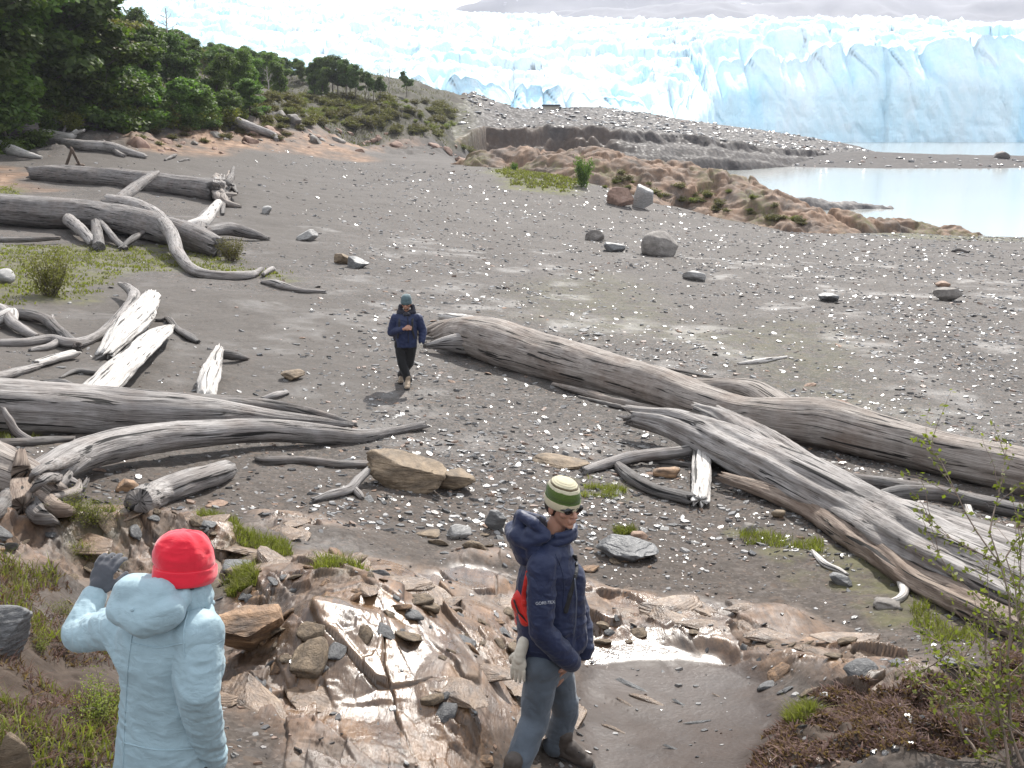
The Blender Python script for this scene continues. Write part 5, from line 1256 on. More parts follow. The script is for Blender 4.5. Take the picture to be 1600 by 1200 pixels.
# bushes on the beach
N1_ = proto(shrub_proto('bush', 1.0, .55, 1500, .022, 'leaf_shrub', 16))
N2_ = proto(shrub_proto('bush', 1.0, .7, 2600, .028, 'leaf_c', 18))
spot(N2_, 78, 462, 392, 'thin brown green bush on the moss at the left', 'bush', wide=.8)
spot(N2_, 361, 408, 372, 'rounded brown green bush at the end of the draped fallen tree', 'bush', wide=1.1)
for px, py, pt in ((112, 806, 762), (150, 812, 770), (135, 800, 775)):
    spot(N1_, px, py, pt, 'small bright green plant under the root plate of the stump', 'plant', 'green plants under the stump', wide=1.3)
for px, py, pt in ((150, 1120, 1045), (175, 1105, 1050), (140, 1000, 960), (95, 960, 925), (60, 1010, 975), (130, 870, 835), (160, 885, 850)):
    spot(N1_, px, py, pt, 'small green leafy plant on the grassy bank', 'plant', 'leafy plants on the bank', wide=1.1)
# the twiggy bush that leans in at the right
tb = empty('twiggy_bush', G(1570, 1185)); tag(tb, 'twiggy bush with small yellow green leaves in the near right corner', 'bush')
bz = np.array(tb.location); parts = []; C, N = [], []
rgb = np.random.default_rng(5)
def twig(p, d, L, r, lev):
    q = wander(p, d, L, 7, .10, .015, rgb); parts.append(stick(q - bz, np.linspace(r, r * .35, 8), 5))
    m = int(L * 46)
    for _ in range(m):
        i = rgb.integers(1, 8); C.append(q[i] - bz + rgb.normal(size=3) * .012); N.append(rgb.normal(size=3) + [0, 0, .6])
    if lev:
        for _ in range(5):
            i = rgb.integers(2, 8); dd = d / np.linalg.norm(d) + rgb.normal(size=3) * .55
            twig(q[i], dd, L * rgb.uniform(.35, .6), r * .5, lev - 1)
for px, py, D, tx, ty, tD in ((1580,1190,4.0,1575,830,4.5),(1560,1190,4.1,1470,1010,4.6),(1600,1180,3.9,1480,960,4.4),(1580,1200,3.8,1560,980,4.4),(1610,1190,3.9,1640,860,4.4),(1540,1200,4.0,1450,1080,4.3),(1620,1200,3.8,1590,1010,4.2),(1600,1220,3.8,1520,1100,4.1)):
    a, b = P(px, py, D), P(tx, ty, tD); a[2] = min(a[2], float(H(a[0], a[1])) + .02); d = b - a; twig(a, d, np.linalg.norm(d), .009, 2)
V, F = join_tubes(parts); link('stems', raw_mesh('stems', V, F), MAT['wood_rust'], tb)
C = np.array(C); N = np.array(N); link('foliage', raw_mesh('foliage', leaf_quads(C, N, .0150, .55), quad_faces(len(C)), False), MAT['leaf_shrub'], tb)
# grass, moss and heath: stuff
def blades(name, x, y, hmin, hmax, wd, mat, label, lean=.5):
    n = len(x); z = H(x, y); h = RNG.uniform(hmin, hmax, n); az = RNG.uniform(0, 6.28, n)
    b = np.stack([x, y, z - .005], 1); s = np.stack([np.cos(az), np.sin(az), 0 * az], 1) * (wd * RNG.uniform(.6, 1.4, n))[:, None]
    l = RNG.normal(0, lean, (n, 2)) * h[:, None]
    m = b + np.stack([l[:, 0] * .35, l[:, 1] * .35, h * .6], 1); t = b + np.stack([l[:, 0], l[:, 1], h * RNG.uniform(.7, 1, n)], 1)
    V = np.stack([b - s, b + s, m + s * .7, m - s * .7, t], 1).reshape(-1, 3); o = (np.arange(n) * 5)[:, None]
    F = np.concatenate([o + [0, 1, 2, 3], o + [3, 2, 4, 4]], 1).reshape(-1, 4)
    Ft = F.copy(); me = bpy.data.meshes.new(name)
    tri = (o + [3, 2, 4]); quad = (o + [0, 1, 2, 3])
    T = np.concatenate([quad[:, [0, 1, 2]], quad[:, [0, 2, 3]], tri], 1).reshape(-1, 3)
    return tag(link(name, raw_mesh(name, V, T, True), MAT[mat]), label, None, None, 'stuff')
def scatter_poly(polys, per, edge=.15, thr=-.1):
    X, Y = [], []
    for l, n in zip(polys, per):
        q = np.array(polyG(l)); got = 0
        for _ in range(60):
            x = RNG.uniform(q[:, 0].min() - edge, q[:, 0].max() + edge, 4000); y = RNG.uniform(q[:, 1].min() - edge, q[:, 1].max() + edge, 4000)
            k = in_poly(x, y, q) + edge * 1.5 * fbm(x * 3, y * 3, 0, 3, 701) > 0
            k &= fbm(x * 2.2, y * 2.2, 0, 3, 705) > thr
            X.append(x[k]); Y.append(y[k]); got += k.sum()
            if got > n: break
    return np.concatenate(X), np.concatenate(Y)
gx_, gy_ = scatter_poly([[(1180,1180),(1200,1110),(1250,1085),(1265,1130),(1240,1180)], [(340,925),(395,925),(385,945),(345,945)], [(490,925),(620,930),(630,948),(510,948)], [(360,860),(440,855),(450,872),(375,880)], [(100,835),(180,830),(190,880),(120,890)],
    [(0,925),(90,935),(180,1000),(200,1100),(180,1240),(0,1240)], [(1150,830),(1290,845),(1280,865),(1160,850)], [(1430,930),(1560,900),(1600,1000),(1450,1010)], [(870,750),(960,755),(970,780),(880,778)], [(320,810),(380,805),(380,830),(330,835)], [(420,655),(470,650),(480,662),(430,664)], [(680,845),(710,850),(705,866),(680,862)], [(960,830),(985,830),(980,842),(962,842)], [(0,660),(110,660),(120,690),(0,690)]],
    [1800, 500, 900, 700, 800, 1300, 700, 900, 500, 500, 200, 160, 120, 700], .1, 0.0)
blades('grass', gx_, gy_, .03, .12, .0035, 'grass', 'short yellow green grass tufts between rocks and on the bank')
gx_, gy_ = scatter_poly([[(-40,380),(150,385),(340,385),(380,420),(440,425),(450,440),(300,425),(180,430),(120,470),(-60,475)], [(775,268),(890,258),(912,286),(880,302),(800,290)], [(-40,300),(20,290),(30,330)]], [5000, 16000, 600], .5, -.15)
kb = gy_ > 60; blades('meadow_grass', gx_[kb], gy_[kb], .10, .30, .05, 'grass', 'yellow green mossy meadow beside the rocky knoll', .8); gx_, gy_ = gx_[~kb], gy_[~kb]
blades('moss', gx_, gy_, .04, .12, .02, 'grass', 'yellow green moss and grass on the sand and the meadow', .8)
q_y = np.exp(RNG.uniform(math.log(85), math.log(235), 60000)); q_x = q_y * RNG.uniform(-.42, -.025, 60000)
q_k = (hill_mask(q_x, q_y) > .6) & (fbm(q_x * .12, q_y * .12, 0, 4, 711) > -.22) & (RNG.random(60000) < .5); 
blades('dry_bank_grass', q_x[q_k], q_y[q_k], .15, .55, .05, 'heath_far', 'dry brown grass and litter on the wooded hill and bluff', .7)
hx, hy = scatter_poly([[(1190,1190),(1230,1100),(1330,1085),(1440,1090),(1600,1010),(1750,1240),(1200,1240)]], [24000], .12, -.3)
hx = hx[hy > 3.0]; hy = hy[hy > 3.0]
blades('heath', hx, hy, .012, .040, .008, 'heath', 'brown purple heath covering the near right mound', .9)
bx, by = scatter_poly([[(-80,930),(100,935),(185,1000),(230,1100),(240,1240),(-100,1240)]], [6000], .12, -.2)
blades('dead_bracken', bx, by, .015, .06, .004, 'heath', 'brown dead stalks and litter on the left bank', 1.2)
for o in PROTO:
    for c in list(o.children): bpy.data.objects.remove(c)
    bpy.data.objects.remove(o)
# ------------------------------------------------------------------ the hut on the headland
hb = np.array(P(861, 170, 296)); hb[2] = float(prom_h(hb[0], hb[1]))
hut = empty('viewing_hut', hb); tag(hut, 'small low hut with a dark roof on the headland before the ice', 'hut')
def boxm(name, lo, hi, mat, parent=None, bev=0.0):
    bm = bmesh.new(); bmesh.ops.create_cube(bm, size=1)
    for v in bm.verts: v.co = Vector([lo[i] + (v.co[i] + .5) * (hi[i] - lo[i]) for i in range(3)])
    if bev: bmesh.ops.bevel(bm, geom=bm.edges[:], offset=bev, segments=2, affect='EDGES')
    me = bpy.data.meshes.new(name); bm.to_mesh(me); bm.free()
    return link(name, me, mat, parent)
MAT['hut_wall'] = mat_plain('hut_boards', (.42, .38, .30), .8, .2, 4)
MAT['hut_dark'] = mat_plain('hut_roof', (.035, .033, .035), .7, .3, 4)
boxm('wall', (-2.3, -1.2, -.4), (2.3, 1.2, 1.0), MAT['hut_wall'], hut)
boxm('roof', (-2.7, -1.6, 1.0), (2.7, 1.6, 1.5), MAT['hut_dark'], hut, .15)
boxm('base', (-2.2, -1.35, -.5), (2.2, -1.2, .1), MAT['hut_dark'], hut)
boxm('porch', (2.3, -1.0, -.4), (2.9, 1.0, .9), MAT['hut_dark'], hut)
# ------------------------------------------------------------------ people
MAT['skin'] = mat_plain('skin', (.36, .19, .13), .5, .12, 40, .1, .4)
MAT['skin'].node_tree.nodes['Principled BSDF'].inputs['Subsurface Weight'].default_value = .15
MAT['skin'].node_tree.nodes['Principled BSDF'].inputs['Subsurface Radius'].default_value = (.01, .004, .002)
MAT['hair'] = mat_plain('dark_hair', (.022, .015, .011), .6, .3, 90, .5, .3)
MAT['lips'] = mat_plain('lips', (.30, .13, .10), .45, .1, 40)
def mat_cloth(name, col, rough=.7, weave=700, folds=.5, sheen=.1, var=.12, fscale=16, fdist=.010):
    t = NT(name); co = t.coord('Object')
    n = t.noise(co, 7, 5, .6)
    c = t.ramp(n, [(.3, tuple(v * (1 - var) for v in col)), (.7, tuple(min(1, v * (1 + var)) for v in col))])
    m = t.node('ShaderNodeMapping'); t.L(co, m.inputs[0]); m.inputs['Scale'].default_value = (1, 1, 1.9); m.inputs['Rotation'].default_value = (.2, .35, .1)
    rn = t.node('ShaderNodeTexNoise', noise_type='RIDGED_MULTIFRACTAL'); t.L(m.outputs[0], rn.inputs['Vector']); rn.inputs['Scale'].default_value = fscale * .55; rn.inputs['Detail'].default_value = 3; rn.inputs['Distortion'].default_value = .6
    f = t.math('ADD', t.noise(m.outputs[0], fscale, 4, .55, .9), t.math('MULTIPLY', rn.outputs['Fac'], .7))
    b = t.bump(f, folds, fdist); b = t.bump(t.noise(co, weave, 2, .5), .12, .001, b)
    return t.set(color=c, rough=rough, normal=b, spec=.35, sheen=sheen)
MAT['navy'] = mat_cloth('navy_shell', (.011, .018, .052), .55, folds=.55)
MAT['navy_far'] = mat_cloth('dark_blue_shell', (.011, .019, .060), .6)
MAT['sky_shell'] = mat_cloth('light_blue_shell', (.265, .365, .405), .6, folds=.6, fscale=15)
MAT['lining'] = mat_cloth('dark_lining', (.022, .022, .032), .8)
MAT['denim'] = mat_cloth('grey_blue_denim', (.070, .086, .106), .85, 500, .55, .2, .2, 11)
MAT['black_cloth'] = mat_cloth('black_trousers', (.012, .012, .013), .8)
MAT['red_fleece'] = mat_cloth('red_fleece', (.56, .012, .030), .95, 300, .45, .3, .08, 13)
MAT['grey_knit'] = mat_cloth('grey_knit', (.065, .068, .078), .95, 260, .4, .2)
MAT['cream_glove'] = mat_cloth('cream_glove', (.52, .48, .40), .9, 260, .4, .2)
MAT['teal_knit'] = mat_cloth('teal_grey_knit', (.075, .115, .125), .95, 200, .4, .2)
MAT['red_bag'] = mat_cloth('red_nylon', (.56, .022, .016), .5, folds=.3)
MAT['strap'] = mat_plain('black_strap', (.012, .012, .013), .6, .2, 200)
MAT['boot'] = mat_plain('brown_boot', (.060, .048, .040), .7, .35, 25, .5, dist=.004)
MAT['tan_boot'] = mat_plain('tan_boot', (.26, .20, .14), .75, .3, 25, .4, dist=.004)
MAT['sole'] = mat_plain('dark_sole', (.018, .017, .016), .85, .2, 60)
MAT['glass_dark'] = mat_plain('dark_lens', (.006, .006, .007), .08, .05, 10, spec=.6)
MAT['zip'] = mat_plain('zip', (.16, .18, .24), .4, .1, 300, metal=.6)
MAT['lettering'] = mat_plain('pale_lettering', (.50, .52, .56), .6, .05, 50)
t = NT('striped_knit'); co = t.coord('Object'); s = t.node('ShaderNodeSeparateXYZ'); t.L(co, s.inputs[0])
wv = t.math('ADD', s.outputs[2], t.math('MULTIPLY', t.noise(co, 30, 2), .006))
f = t.math('MULTIPLY', t.math('ADD', wv, .06), 5.0)
c = t.ramp(f, [(0, (.50, .44, .30)), (.43, (.46, .40, .27)), (.435, (.055, .085, .016)), (.72, (.075, .115, .022)), (.725, (.48, .44, .31)), (.80, (.50, .46, .33)), (.805, (.10, .075, .04)), (.84, (.10, .075, .04)), (.845, (.46, .42, .29))], 'LINEAR')
ribs = t.node('ShaderNodeTexWave', bands_direction='Z'); t.L(co, ribs.inputs[0]); ribs.inputs['Scale'].default_value = 42; ribs.inputs['Distortion'].default_value = 2; ribs.inputs['Detail Scale'].default_value = 8
MAT['striped_knit'] = t.set(color=c, rough=.95, normal=t.bump(ribs.outputs['Fac'], .5, .004), sheen=.2, spec=.2)
DG = lambda: bpy.context.evaluated_depsgraph_get()
def cap(p0, r0, p1, r1, sq=(1, 1), n=10):
    """tapered limb section with rounded ends"""
    p0, p1 = np.asarray(p0, float), np.asarray(p1, float); d = p1 - p0; L = np.linalg.norm(d) + 1e-9; t_ = d / L
    a = np.cross(t_, [0, 0, 1.0] if abs(t_[2]) < .9 else [0, 1.0, 0]); a /= np.linalg.norm(a); b = np.cross(t_, a)
    pr = [(-r0 * math.cos(q), r0 * math.sin(q)) for q in np.linspace(.12, 1.45, 5)] + [(L * u, r0 + (r1 - r0) * u) for u in np.linspace(.08, .92, 5)] + [(L + r1 * math.cos(q), r1 * math.sin(q)) for q in np.linspace(1.45, .12, 5)]
    th = np.linspace(0, 2 * math.pi, 16, endpoint=False)
    V = np.array([p0 + t_ * h + r * (np.cos(th)[:, None] * a * sq[0] + np.sin(th)[:, None] * b * sq[1]) for h, r in pr]).reshape(-1, 3)
    k = len(V); V = np.vstack([V, p0 - t_ * r0, p1 + t_ * r1]); F = grid_faces(len(pr), 16, True); j = np.arange(16); j2 = (j + 1) % 16; e = k - 16
    C = np.concatenate([np.stack([j2, j, j * 0 + k, j * 0 + k], 1), np.stack([e + j, e + j2, j * 0 + k + 1, j * 0 + k + 1], 1)])
    return V, np.concatenate([F, C])
def ell(c, r, M=None):
    V, F = ico(3); V = V * np.asarray(r); V = V if M is None else V @ np.asarray(M).T
    return V + np.asarray(c), np.concatenate([F, F[:, 2:]], 1)
def loft(secs):
    """closed trunk from sections (centre, half width, half depth, turn about z)"""
    th = np.linspace(0, 2 * math.pi, 24, endpoint=False); out = []
    c = np.array([[*s[0], s[1], s[2], s[3] if len(s) > 3 else 0] for s in secs], float); c = catmull(c, .02)
    for q in c:
        x = np.sign(np.cos(th)) * np.abs(np.cos(th)) ** .85 * q[3]; y = np.sign(np.sin(th)) * np.abs(np.sin(th)) ** .85 * q[4]
        out.append(np.stack([q[0] + x * math.cos(q[5]) - y * math.sin(q[5]), q[1] + x * math.sin(q[5]) + y * math.cos(q[5]), q[2] + 0 * x], 1))
    n = len(out); V = np.vstack(out + [c[:1, :3], c[-1:, :3]]); F = grid_faces(n, 24, True); j = np.arange(24); j2 = (j + 1) % 24; k = n * 24; e = k - 24
    return V, np.concatenate([F, np.stack([j2, j, j * 0 + k, j * 0 + k], 1), np.stack([e + j, e + j2, j * 0 + k + 1, j * 0 + k + 1], 1)])
def chain(pts, rad, sq=(1, 1)):
    return [cap(pts[i], rad[i], pts[i + 1], rad[i + 1], sq) for i in range(len(pts) - 1)]
def blob(name, parts, mat, parent, voxel=.008, smooth=4, folds=0.0, fs=(9, 9, 16), seed=0, origin=(0, 0, 0)):
    """melt overlapping volumes into one continuous surface, then press folds into it"""
    V, F = [], []; o = 0
    for v, f in parts: V.append(v); F.append(f + o); o += len(v)
    V = np.vstack(V) - np.asarray(origin); F = np.vstack(F)
    me = bpy.data.meshes.new(name); me.from_pydata(V.tolist(), [], [list(dict.fromkeys(f)) for f in F.tolist()]); me.update()
    ob = bpy.data.objects.new(name, me); COL.objects.link(ob)
    m = ob.modifiers.new('r', 'REMESH'); m.mode = 'VOXEL'; m.voxel_size = voxel; m.use_smooth_shade = True
    if smooth: s_ = ob.modifiers.new('s', 'SMOOTH'); s_.factor = .5; s_.iterations = smooth
    ne = bpy.data.meshes.new_from_object(ob.evaluated_get(DG())); ne.name = name
    bpy.data.objects.remove(ob); bpy.data.meshes.remove(me)
    if folds:
        k = len(ne.vertices); co = np.empty(k * 3, np.float32); ne.vertices.foreach_get('co', co); co = co.reshape(-1, 3).astype(float)
        nr = np.empty(k * 3, np.float32); ne.vertices.foreach_get('normal', nr); nr = nr.reshape(-1, 3)
        w1 = .5 * fbm(co[:, 0] * 5, co[:, 1] * 5, co[:, 2] * 5, 2, seed + 1)
        d = ridged(co[:, 0] * fs[0] + w1, co[:, 1] * fs[1] + w1, co[:, 2] * fs[2] + 1.5 * w1 + .6 * fs[2] * .4 * co[:, 0], 3, seed) + .8 * fbm(co[:, 0] * 4, co[:, 1] * 4, co[:, 2] * 5, 3, seed + 5)
        co = co + nr * (folds * d)[:, None]; ne.vertices.foreach_set('co', co.astype(np.float32).ravel()); ne.update()
    ne.polygons.foreach_set('use_smooth', np.ones(len(ne.polygons), bool)); ne.materials.clear()
    l = link(name, ne, MAT[mat], parent); l.location = origin
    return l
def frame(fwd, up=(0, 0, 1)):
    """columns: right, forward, up"""
    f = np.asarray(fwd, float); f /= np.linalg.norm(f); r = np.cross(f, up); r /= np.linalg.norm(r); u = np.cross(r, f)
    return np.stack([r, f, u], 1)
def head_parts(c, M, s=1.0):
    """skull, jaw, nose, brow, cheeks, lips, chin and ears; M = (right, forward, up)"""
    W = lambda x, y, z: np.asarray(c) + M @ (np.array([x, y, z]) * s)
    E = lambda p, r: ell(W(*p), np.array(r) * s, M)
    return [E((0, -.012, .035), (.076, .097, .092)), E((0, .022, -.035), (.062, .070, .075)), E((0, .045, -.080), (.040, .042, .034)), E((0, .074, -.098), (.021, .018, .016)),
            cap(W(0, .092, .012), .009 * s, W(0, .116, -.030), .0135 * s), E((.013, .100, -.034), (.010, .012, .009)), E((-.013, .100, -.034), (.010, .012, .009)),
            cap(W(-.042, .078, .022), .013 * s, W(.042, .078, .022), .013 * s), E((.043, .066, -.022), (.024, .024, .022)), E((-.043, .066, -.022), (.024, .024, .022)),
            cap(W(-.019, .092, -.060), .0075 * s, W(.019, .092, -.060), .0075 * s), cap(W(-.017, .090, -.072), .008 * s, W(.017, .090, -.072), .008 * s),
            E((.078, -.006, -.010), (.010, .021, .033)), E((-.078, -.006, -.010), (.010, .021, .033)),
            E((.031, .082, .004), (.013, .011, .009)), E((-.031, .082, .004), (.013, .011, .009))]
def hand_parts(w_, d, nrm, side, curl=.4, s=1.0, spread=.10):
    """palm, four unequal bent fingers and a thumb from its side; d = pointing direction, nrm = back of the hand, side = +1 / -1 for the thumb"""
    d = np.asarray(d, float); d /= np.linalg.norm(d); nrm = np.asarray(nrm, float); nrm -= d * nrm.dot(d); nrm /= np.linalg.norm(nrm); x = np.cross(d, nrm) * side
    w_ = np.asarray(w_, float); out = [cap(w_ - d * .02 * s, .026 * s, w_ + d * .03 * s, .030 * s), ell(w_ + d * .055 * s, np.array([.042, .050, .016]) * s, np.stack([x, d, nrm], 1))]
    for k, L in ((.034, .072), (.0115, .081), (-.0110, .076), (-.033, .060)):
        p = w_ + (d * .088 + x * k) * s; q = d + x * k * spread * 30 * .1; c_ = curl * (1 + .1 * (k < 0))
        pts = [p]
        for seg_, f_ in enumerate((.44, .32, .24)):
            a = c_ * (.5 + .55 * seg_); dd = q * math.cos(a) - nrm * math.sin(a); dd /= np.linalg.norm(dd); pts.append(pts[-1] + dd * L * f_ * s)
        out += chain(pts, [r_ * s for r_ in (.0094, .0088, .0082, .0072)])
    t0 = w_ + (d * .022 + x * .030) * s; t1 = t0 + (d * .032 + x * .024 - nrm * .012) * s; t2 = t1 + (d * .030 + x * .006 - nrm * .014 * (1 + curl)) * s
    return out + chain([t0, t1, t2], [.0145 * s, .012 * s, .0095 * s])
def boot_parts(heel, toe, up, s=1.0):
    heel, toe = np.asarray(heel, float), np.asarray(toe, float); d = toe - heel; L = np.linalg.norm(d); d /= L; z = np.array([0, 0, 1.0])
    return [cap(heel + z * .045 * s + d * .03, .042 * s, toe + z * .035 * s - d * .05, .046 * s, (1, .8)), cap(heel + z * .05 * s + d * .045, .044 * s, heel + d * .06 + z * .15 * s + np.asarray(up), .05 * s), cap(heel + d * .10 + z * .085 * s, .046 * s, toe - d * .09 + z * .055 * s, .042 * s)]
def sole_parts(heel, toe, s=1.0):
    heel, toe = np.asarray(heel, float), np.asarray(toe, float); d = (toe - heel) / np.linalg.norm(toe - heel); z = np.array([0, 0, .014])
    return [cap(heel + z + d * .035, .038 * s, toe + z - d * .04, .047 * s, (1, .34))]
def hat_mesh(name, M, c, rx, ry, h, fold, mat, parent, root, sag=0.0, wr=.006, seed=0, low=0.0):
    """knitted cap with a turned-up edge; its own axes are right, forward, up of the head"""
    pr = [(.93, -.006 + low), (1.03, -.010 + low), (1.09, .006 + low), (1.09, fold * .6 + low), (1.06, fold + low), (1.0, fold + .004 + low), (1.02, fold + .02 + low)] + [(1.02 * math.cos(a) ** .75, fold + low + (h - fold - low) * (.16 + .84 * math.sin(a))) for a in np.linspace(.15, math.pi / 2 - .03, 12)]
    n = 48; th = np.linspace(0, 2 * math.pi, n, endpoint=False); pr = catmull(np.array([(a, b, 0) for a, b in pr]), .008)
    V = []
    for a, b, _ in pr:
        w_ = wr * (ridged(np.cos(th) * 1.4 + seed, np.sin(th) * 1.4, b * 14, 3, seed) + .4 * fbm(np.cos(th) * 4, np.sin(th) * 4, b * 40, 3, seed + 4))
        V.append(np.stack([(rx * a + w_) * np.cos(th), (ry * a + w_) * np.sin(th) - sag * max(0, b) , b + .3 * w_ + 0 * th], 1))
    V = np.vstack(V + [np.array([[0, -sag * h, V[-1][:, 2].mean()]])]); k = len(pr) * n; j = np.arange(n)
    F = np.concatenate([grid_faces(len(pr), n, True), np.stack([k - n + j, k - n + (j + 1) % n, j * 0 + k, j * 0 + k], 1)])
    me = bpy.data.meshes.new(name); me.from_pydata(V.tolist(), [], [list(dict.fromkeys(f)) for f in F.tolist()]); me.polygons.foreach_set('use_smooth', np.ones(len(me.polygons), bool)); me.update()
    o = link(name, me, MAT[mat], parent); o.matrix_local = Matrix([[*M[0], c[0]], [*M[1], c[1]], [*M[2], c[2]], [0, 0, 0, 1]]); return o
def simple(name, parts, mat, parent):
    V, F = [], []; o = 0
    for v, f in parts: V.append(v); F.append(f + o); o += len(v)
    F = np.vstack(F); me = bpy.data.meshes.new(name); me.from_pydata(np.vstack(V).tolist(), [], [list(dict.fromkeys(f)) for f in F.tolist()]); me.polygons.foreach_set('use_smooth', np.ones(len(me.polygons), bool)); me.update()
    return link(name, me, MAT[mat], parent)
class Person:
    def __init__(self, g, label):
        self.o = np.array(g, float); self.root = empty('person', self.o); tag(self.root, label, 'person')
    def __call__(self, px, py, D): return P(px, py, D) - self.o
    def under(self, c, M, neck, sh, el, wr, hip, kn, an, chest, s=1.0, hands=True, skip=()):
        """the whole body as one surface, slimmer than the clothes over it"""
        pt = head_parts(c, M, s) + chain([c - M @ np.array([0, .01, .06]), neck], [.052 * s, .056 * s])
        hm = (hip[0] + hip[1]) / 2; sm = (sh[0] + sh[1]) / 2
        pt += [cap(sh[0], .05, sh[1], .05), cap(neck, .055, sm, .07), cap(sm - [0, 0, .06], .10, chest, .11), cap(chest, .11, hm, .10), cap(hip[0], .075, hip[1], .075)]
        for i in (0, 1):
            pt += chain([sh[i], el[i], wr[i]], [.045, .036, .027]) + chain([hip[i], kn[i], an[i]], [.072, .05, .036]) + [cap(an[i], .036, an[i] + np.array([0, 0, -.06]), .03)]
            if hands and hands[i]: pt += hand_parts(wr[i], *hands[i])
        return pt
# ---- the man in the navy jacket
gd = G(897, 1187); D0 = gd[1] - .04
A = Person((gd[0] - .12, D0, float(H(gd[0] - .12, D0))), 'person in a navy blue jacket, grey jeans and green striped knitted cap, face turned right')
c = A(879, 790, D0); M = frame((.58, -.81, .0), (.05, .0, 1))
neck = A(862, 838, D0); sh = [A(845, 880, D0 - .15), A(872, 868, D0 + .17)]
el = [A(846, 985, D0 - .22), A(905, 975, D0 + .17)]; wr = [A(893, 1035, D0 - .13), A(912, 1015, D0 + .08)]
hip = [A(846, 1052, D0 - .09), A(868, 1046, D0 + .09)]
gn = G(803, 1232); kn = [A(836, 1125, D0 - .16), A(885, 1112, D0 + .08)]
an = [gn - A.o + [0.0, 0, .11], A(868, 1160, D0 + .06)]
chest = A(856, 930, D0)
root = A.root
body = blob('body', A.under(c, M, neck, sh, el, wr, hip, kn, an, chest, .98, hands=[((-.55, .35, -1), (1, -.6, 0), 1, .3), ((-.6, -.1, -1), (1, 0, 0), -1, .3)]), 'skin', root, .0055, 3)
hatc = c + M @ np.array([0, -.004, .030])
hat_mesh('knitted_cap', M @ np.array(Matrix.Rotation(R(-10), 3, 'X')), hatc, .086, .105, .128, .036, 'striped_knit', root, A, .04, .003, 3, -.012)
# hair below the cap, beard shadow, sunglasses
blob('hair', [ell(c + M @ np.array([0, -.032, .0]), (.079, .082, .075), M), ell(c + M @ np.array([.07, -.02, -.01]), (.014, .03, .035), M), ell(c + M @ np.array([-.07, -.02, -.01]), (.014, .03, .035), M)], 'hair', root, .006, 2, .002, (60, 60, 40))
sg = lambda x, y, z: c + M @ np.array([x, y, z])
gl = simple('sunglasses', [ell(sg(.034, .098, .006), (.031, .010, .021), M), ell(sg(-.034, .098, .006), (.031, .010, .021), M)] + chain([sg(-.02, .105, .014), sg(.02, .105, .014)], [.005, .005]) + chain([sg(.060, .09, .012), sg(.083, .02, .012), sg(.084, -.02, .004)], [.006, .005, .004]) + chain([sg(-.060, .09, .012), sg(-.083, .02, .012), sg(-.084, -.02, .004)], [.006, .005, .004]), 'glass_dark', root)
# jacket: trunk, sleeves, cuffs
hem = A(856, 1022, D0)
jk = [loft([(hem + [.0, 0, -.02], .168, .145), (hem + [.0, 0, .05], .174, .152), (A(856, 960, D0), .172, .152), (A(855, 915, D0), .168, .160), (A(857, 880, D0), .145, .178), (A(860, 856, D0), .100, .135), (A(863, 842, D0), .085, .095)])]
jk += [cap(sh[0] + [.01, .02, 0], .078, sh[0] + (el[0] - sh[0]) * .35, .07)]
slv = chain([sh[0] + [.008, .012, -.01], el[0], A(880, 1022, D0 - .17), wr[0]], [.079, .070, .060, .055])
jk += chain([sh[1], el[1], wr[1]], [.09, .075, .062])
jk += [cap(sh[0] + [.02, .04, .0], .085, neck + [0, 0, -.04], .085), cap(sh[1] + [0, -.03, 0], .085, neck + [0, 0, -.04], .085), cap(A(890, 900, D0 - .02), .082, A(893, 1000, D0), .085)]
jacket = blob('jacket', jk, 'navy', root, .0075, 4, .011, (7, 7, 14), 21)
sleeve = blob('sleeve', slv, 'navy', jacket, .006, 3, .0095, (7, 7, 13), 121)
# stand-up collar and the hood that lies behind the neck
cl = []
for k in range(13):
    a = math.pi * (.5 + k / 12 * 1.0) + .52
for a0, a1 in zip(np.linspace(0, 2 * math.pi, 17)[:-1], np.linspace(0, 2 * math.pi, 17)[1:]):
    q = lambda a: neck + np.array([.020 + .098 * math.cos(a), .092 * math.sin(a), .005 + .018 * math.cos(a)])
    cl.append(cap(q(a0), .030, q(a1), .030, (1, 1)))
    q2 = lambda a: neck + np.array([.024 + .102 * math.cos(a), .095 * math.sin(a), .042 + .012 * math.cos(a)])
    if math.cos(a0) > -.3: cl.append(cap(q2(a0), .020, q2(a1), .020))
blob('collar', cl, 'navy', jacket, .006, 3, .004, (14, 14, 14), 23)
hd = []
for k, (px, py, D, r) in enumerate([(852, 838, D0 - .13, .030), (825, 846, D0 - .11, .045), (806, 838, D0 - .04, .052), (803, 828, D0 + .06, .050), (822, 822, D0 + .13, .045), (850, 824, D0 + .15, .030)]):
    hd.append((A(px, py, D), r))
hp = [cap(a[0], a[1], b[0], b[1]) for a, b in zip(hd[:-1], hd[1:])]
hp += [cap(A(815, 806, D0 - .03), .030, A(812, 835, D0 - .03), .05), cap(A(812, 806, D0 + .05), .030, A(812, 835, D0 + .05), .05), cap(A(815, 806, D0 - .04), .026, A(812, 804, D0 + .05), .026), cap(A(815, 806, D0 - .04), .026, A(835, 818, D0 - .11), .030), cap(A(835, 818, D0 - .11), .030, A(853, 834, D0 - .12), .028), cap(A(812, 804, D0 + .05), .026, A(846, 812, D0 + .13), .024),
       cap(A(812, 838, D0 - .06), .062, A(824, 868, D0 - .05), .060), cap(A(810, 838, D0 + .05), .06, A(822, 868, D0 + .05), .06), cap(A(818, 850, D0), .07, A(832, 872, D0), .07), cap(A(830, 835, D0 - .10), .045, A(835, 865, D0 - .10), .05)]
hood = blob('hood', hp, 'navy', jacket, .007, 4, .006, (12, 12, 14), 25)
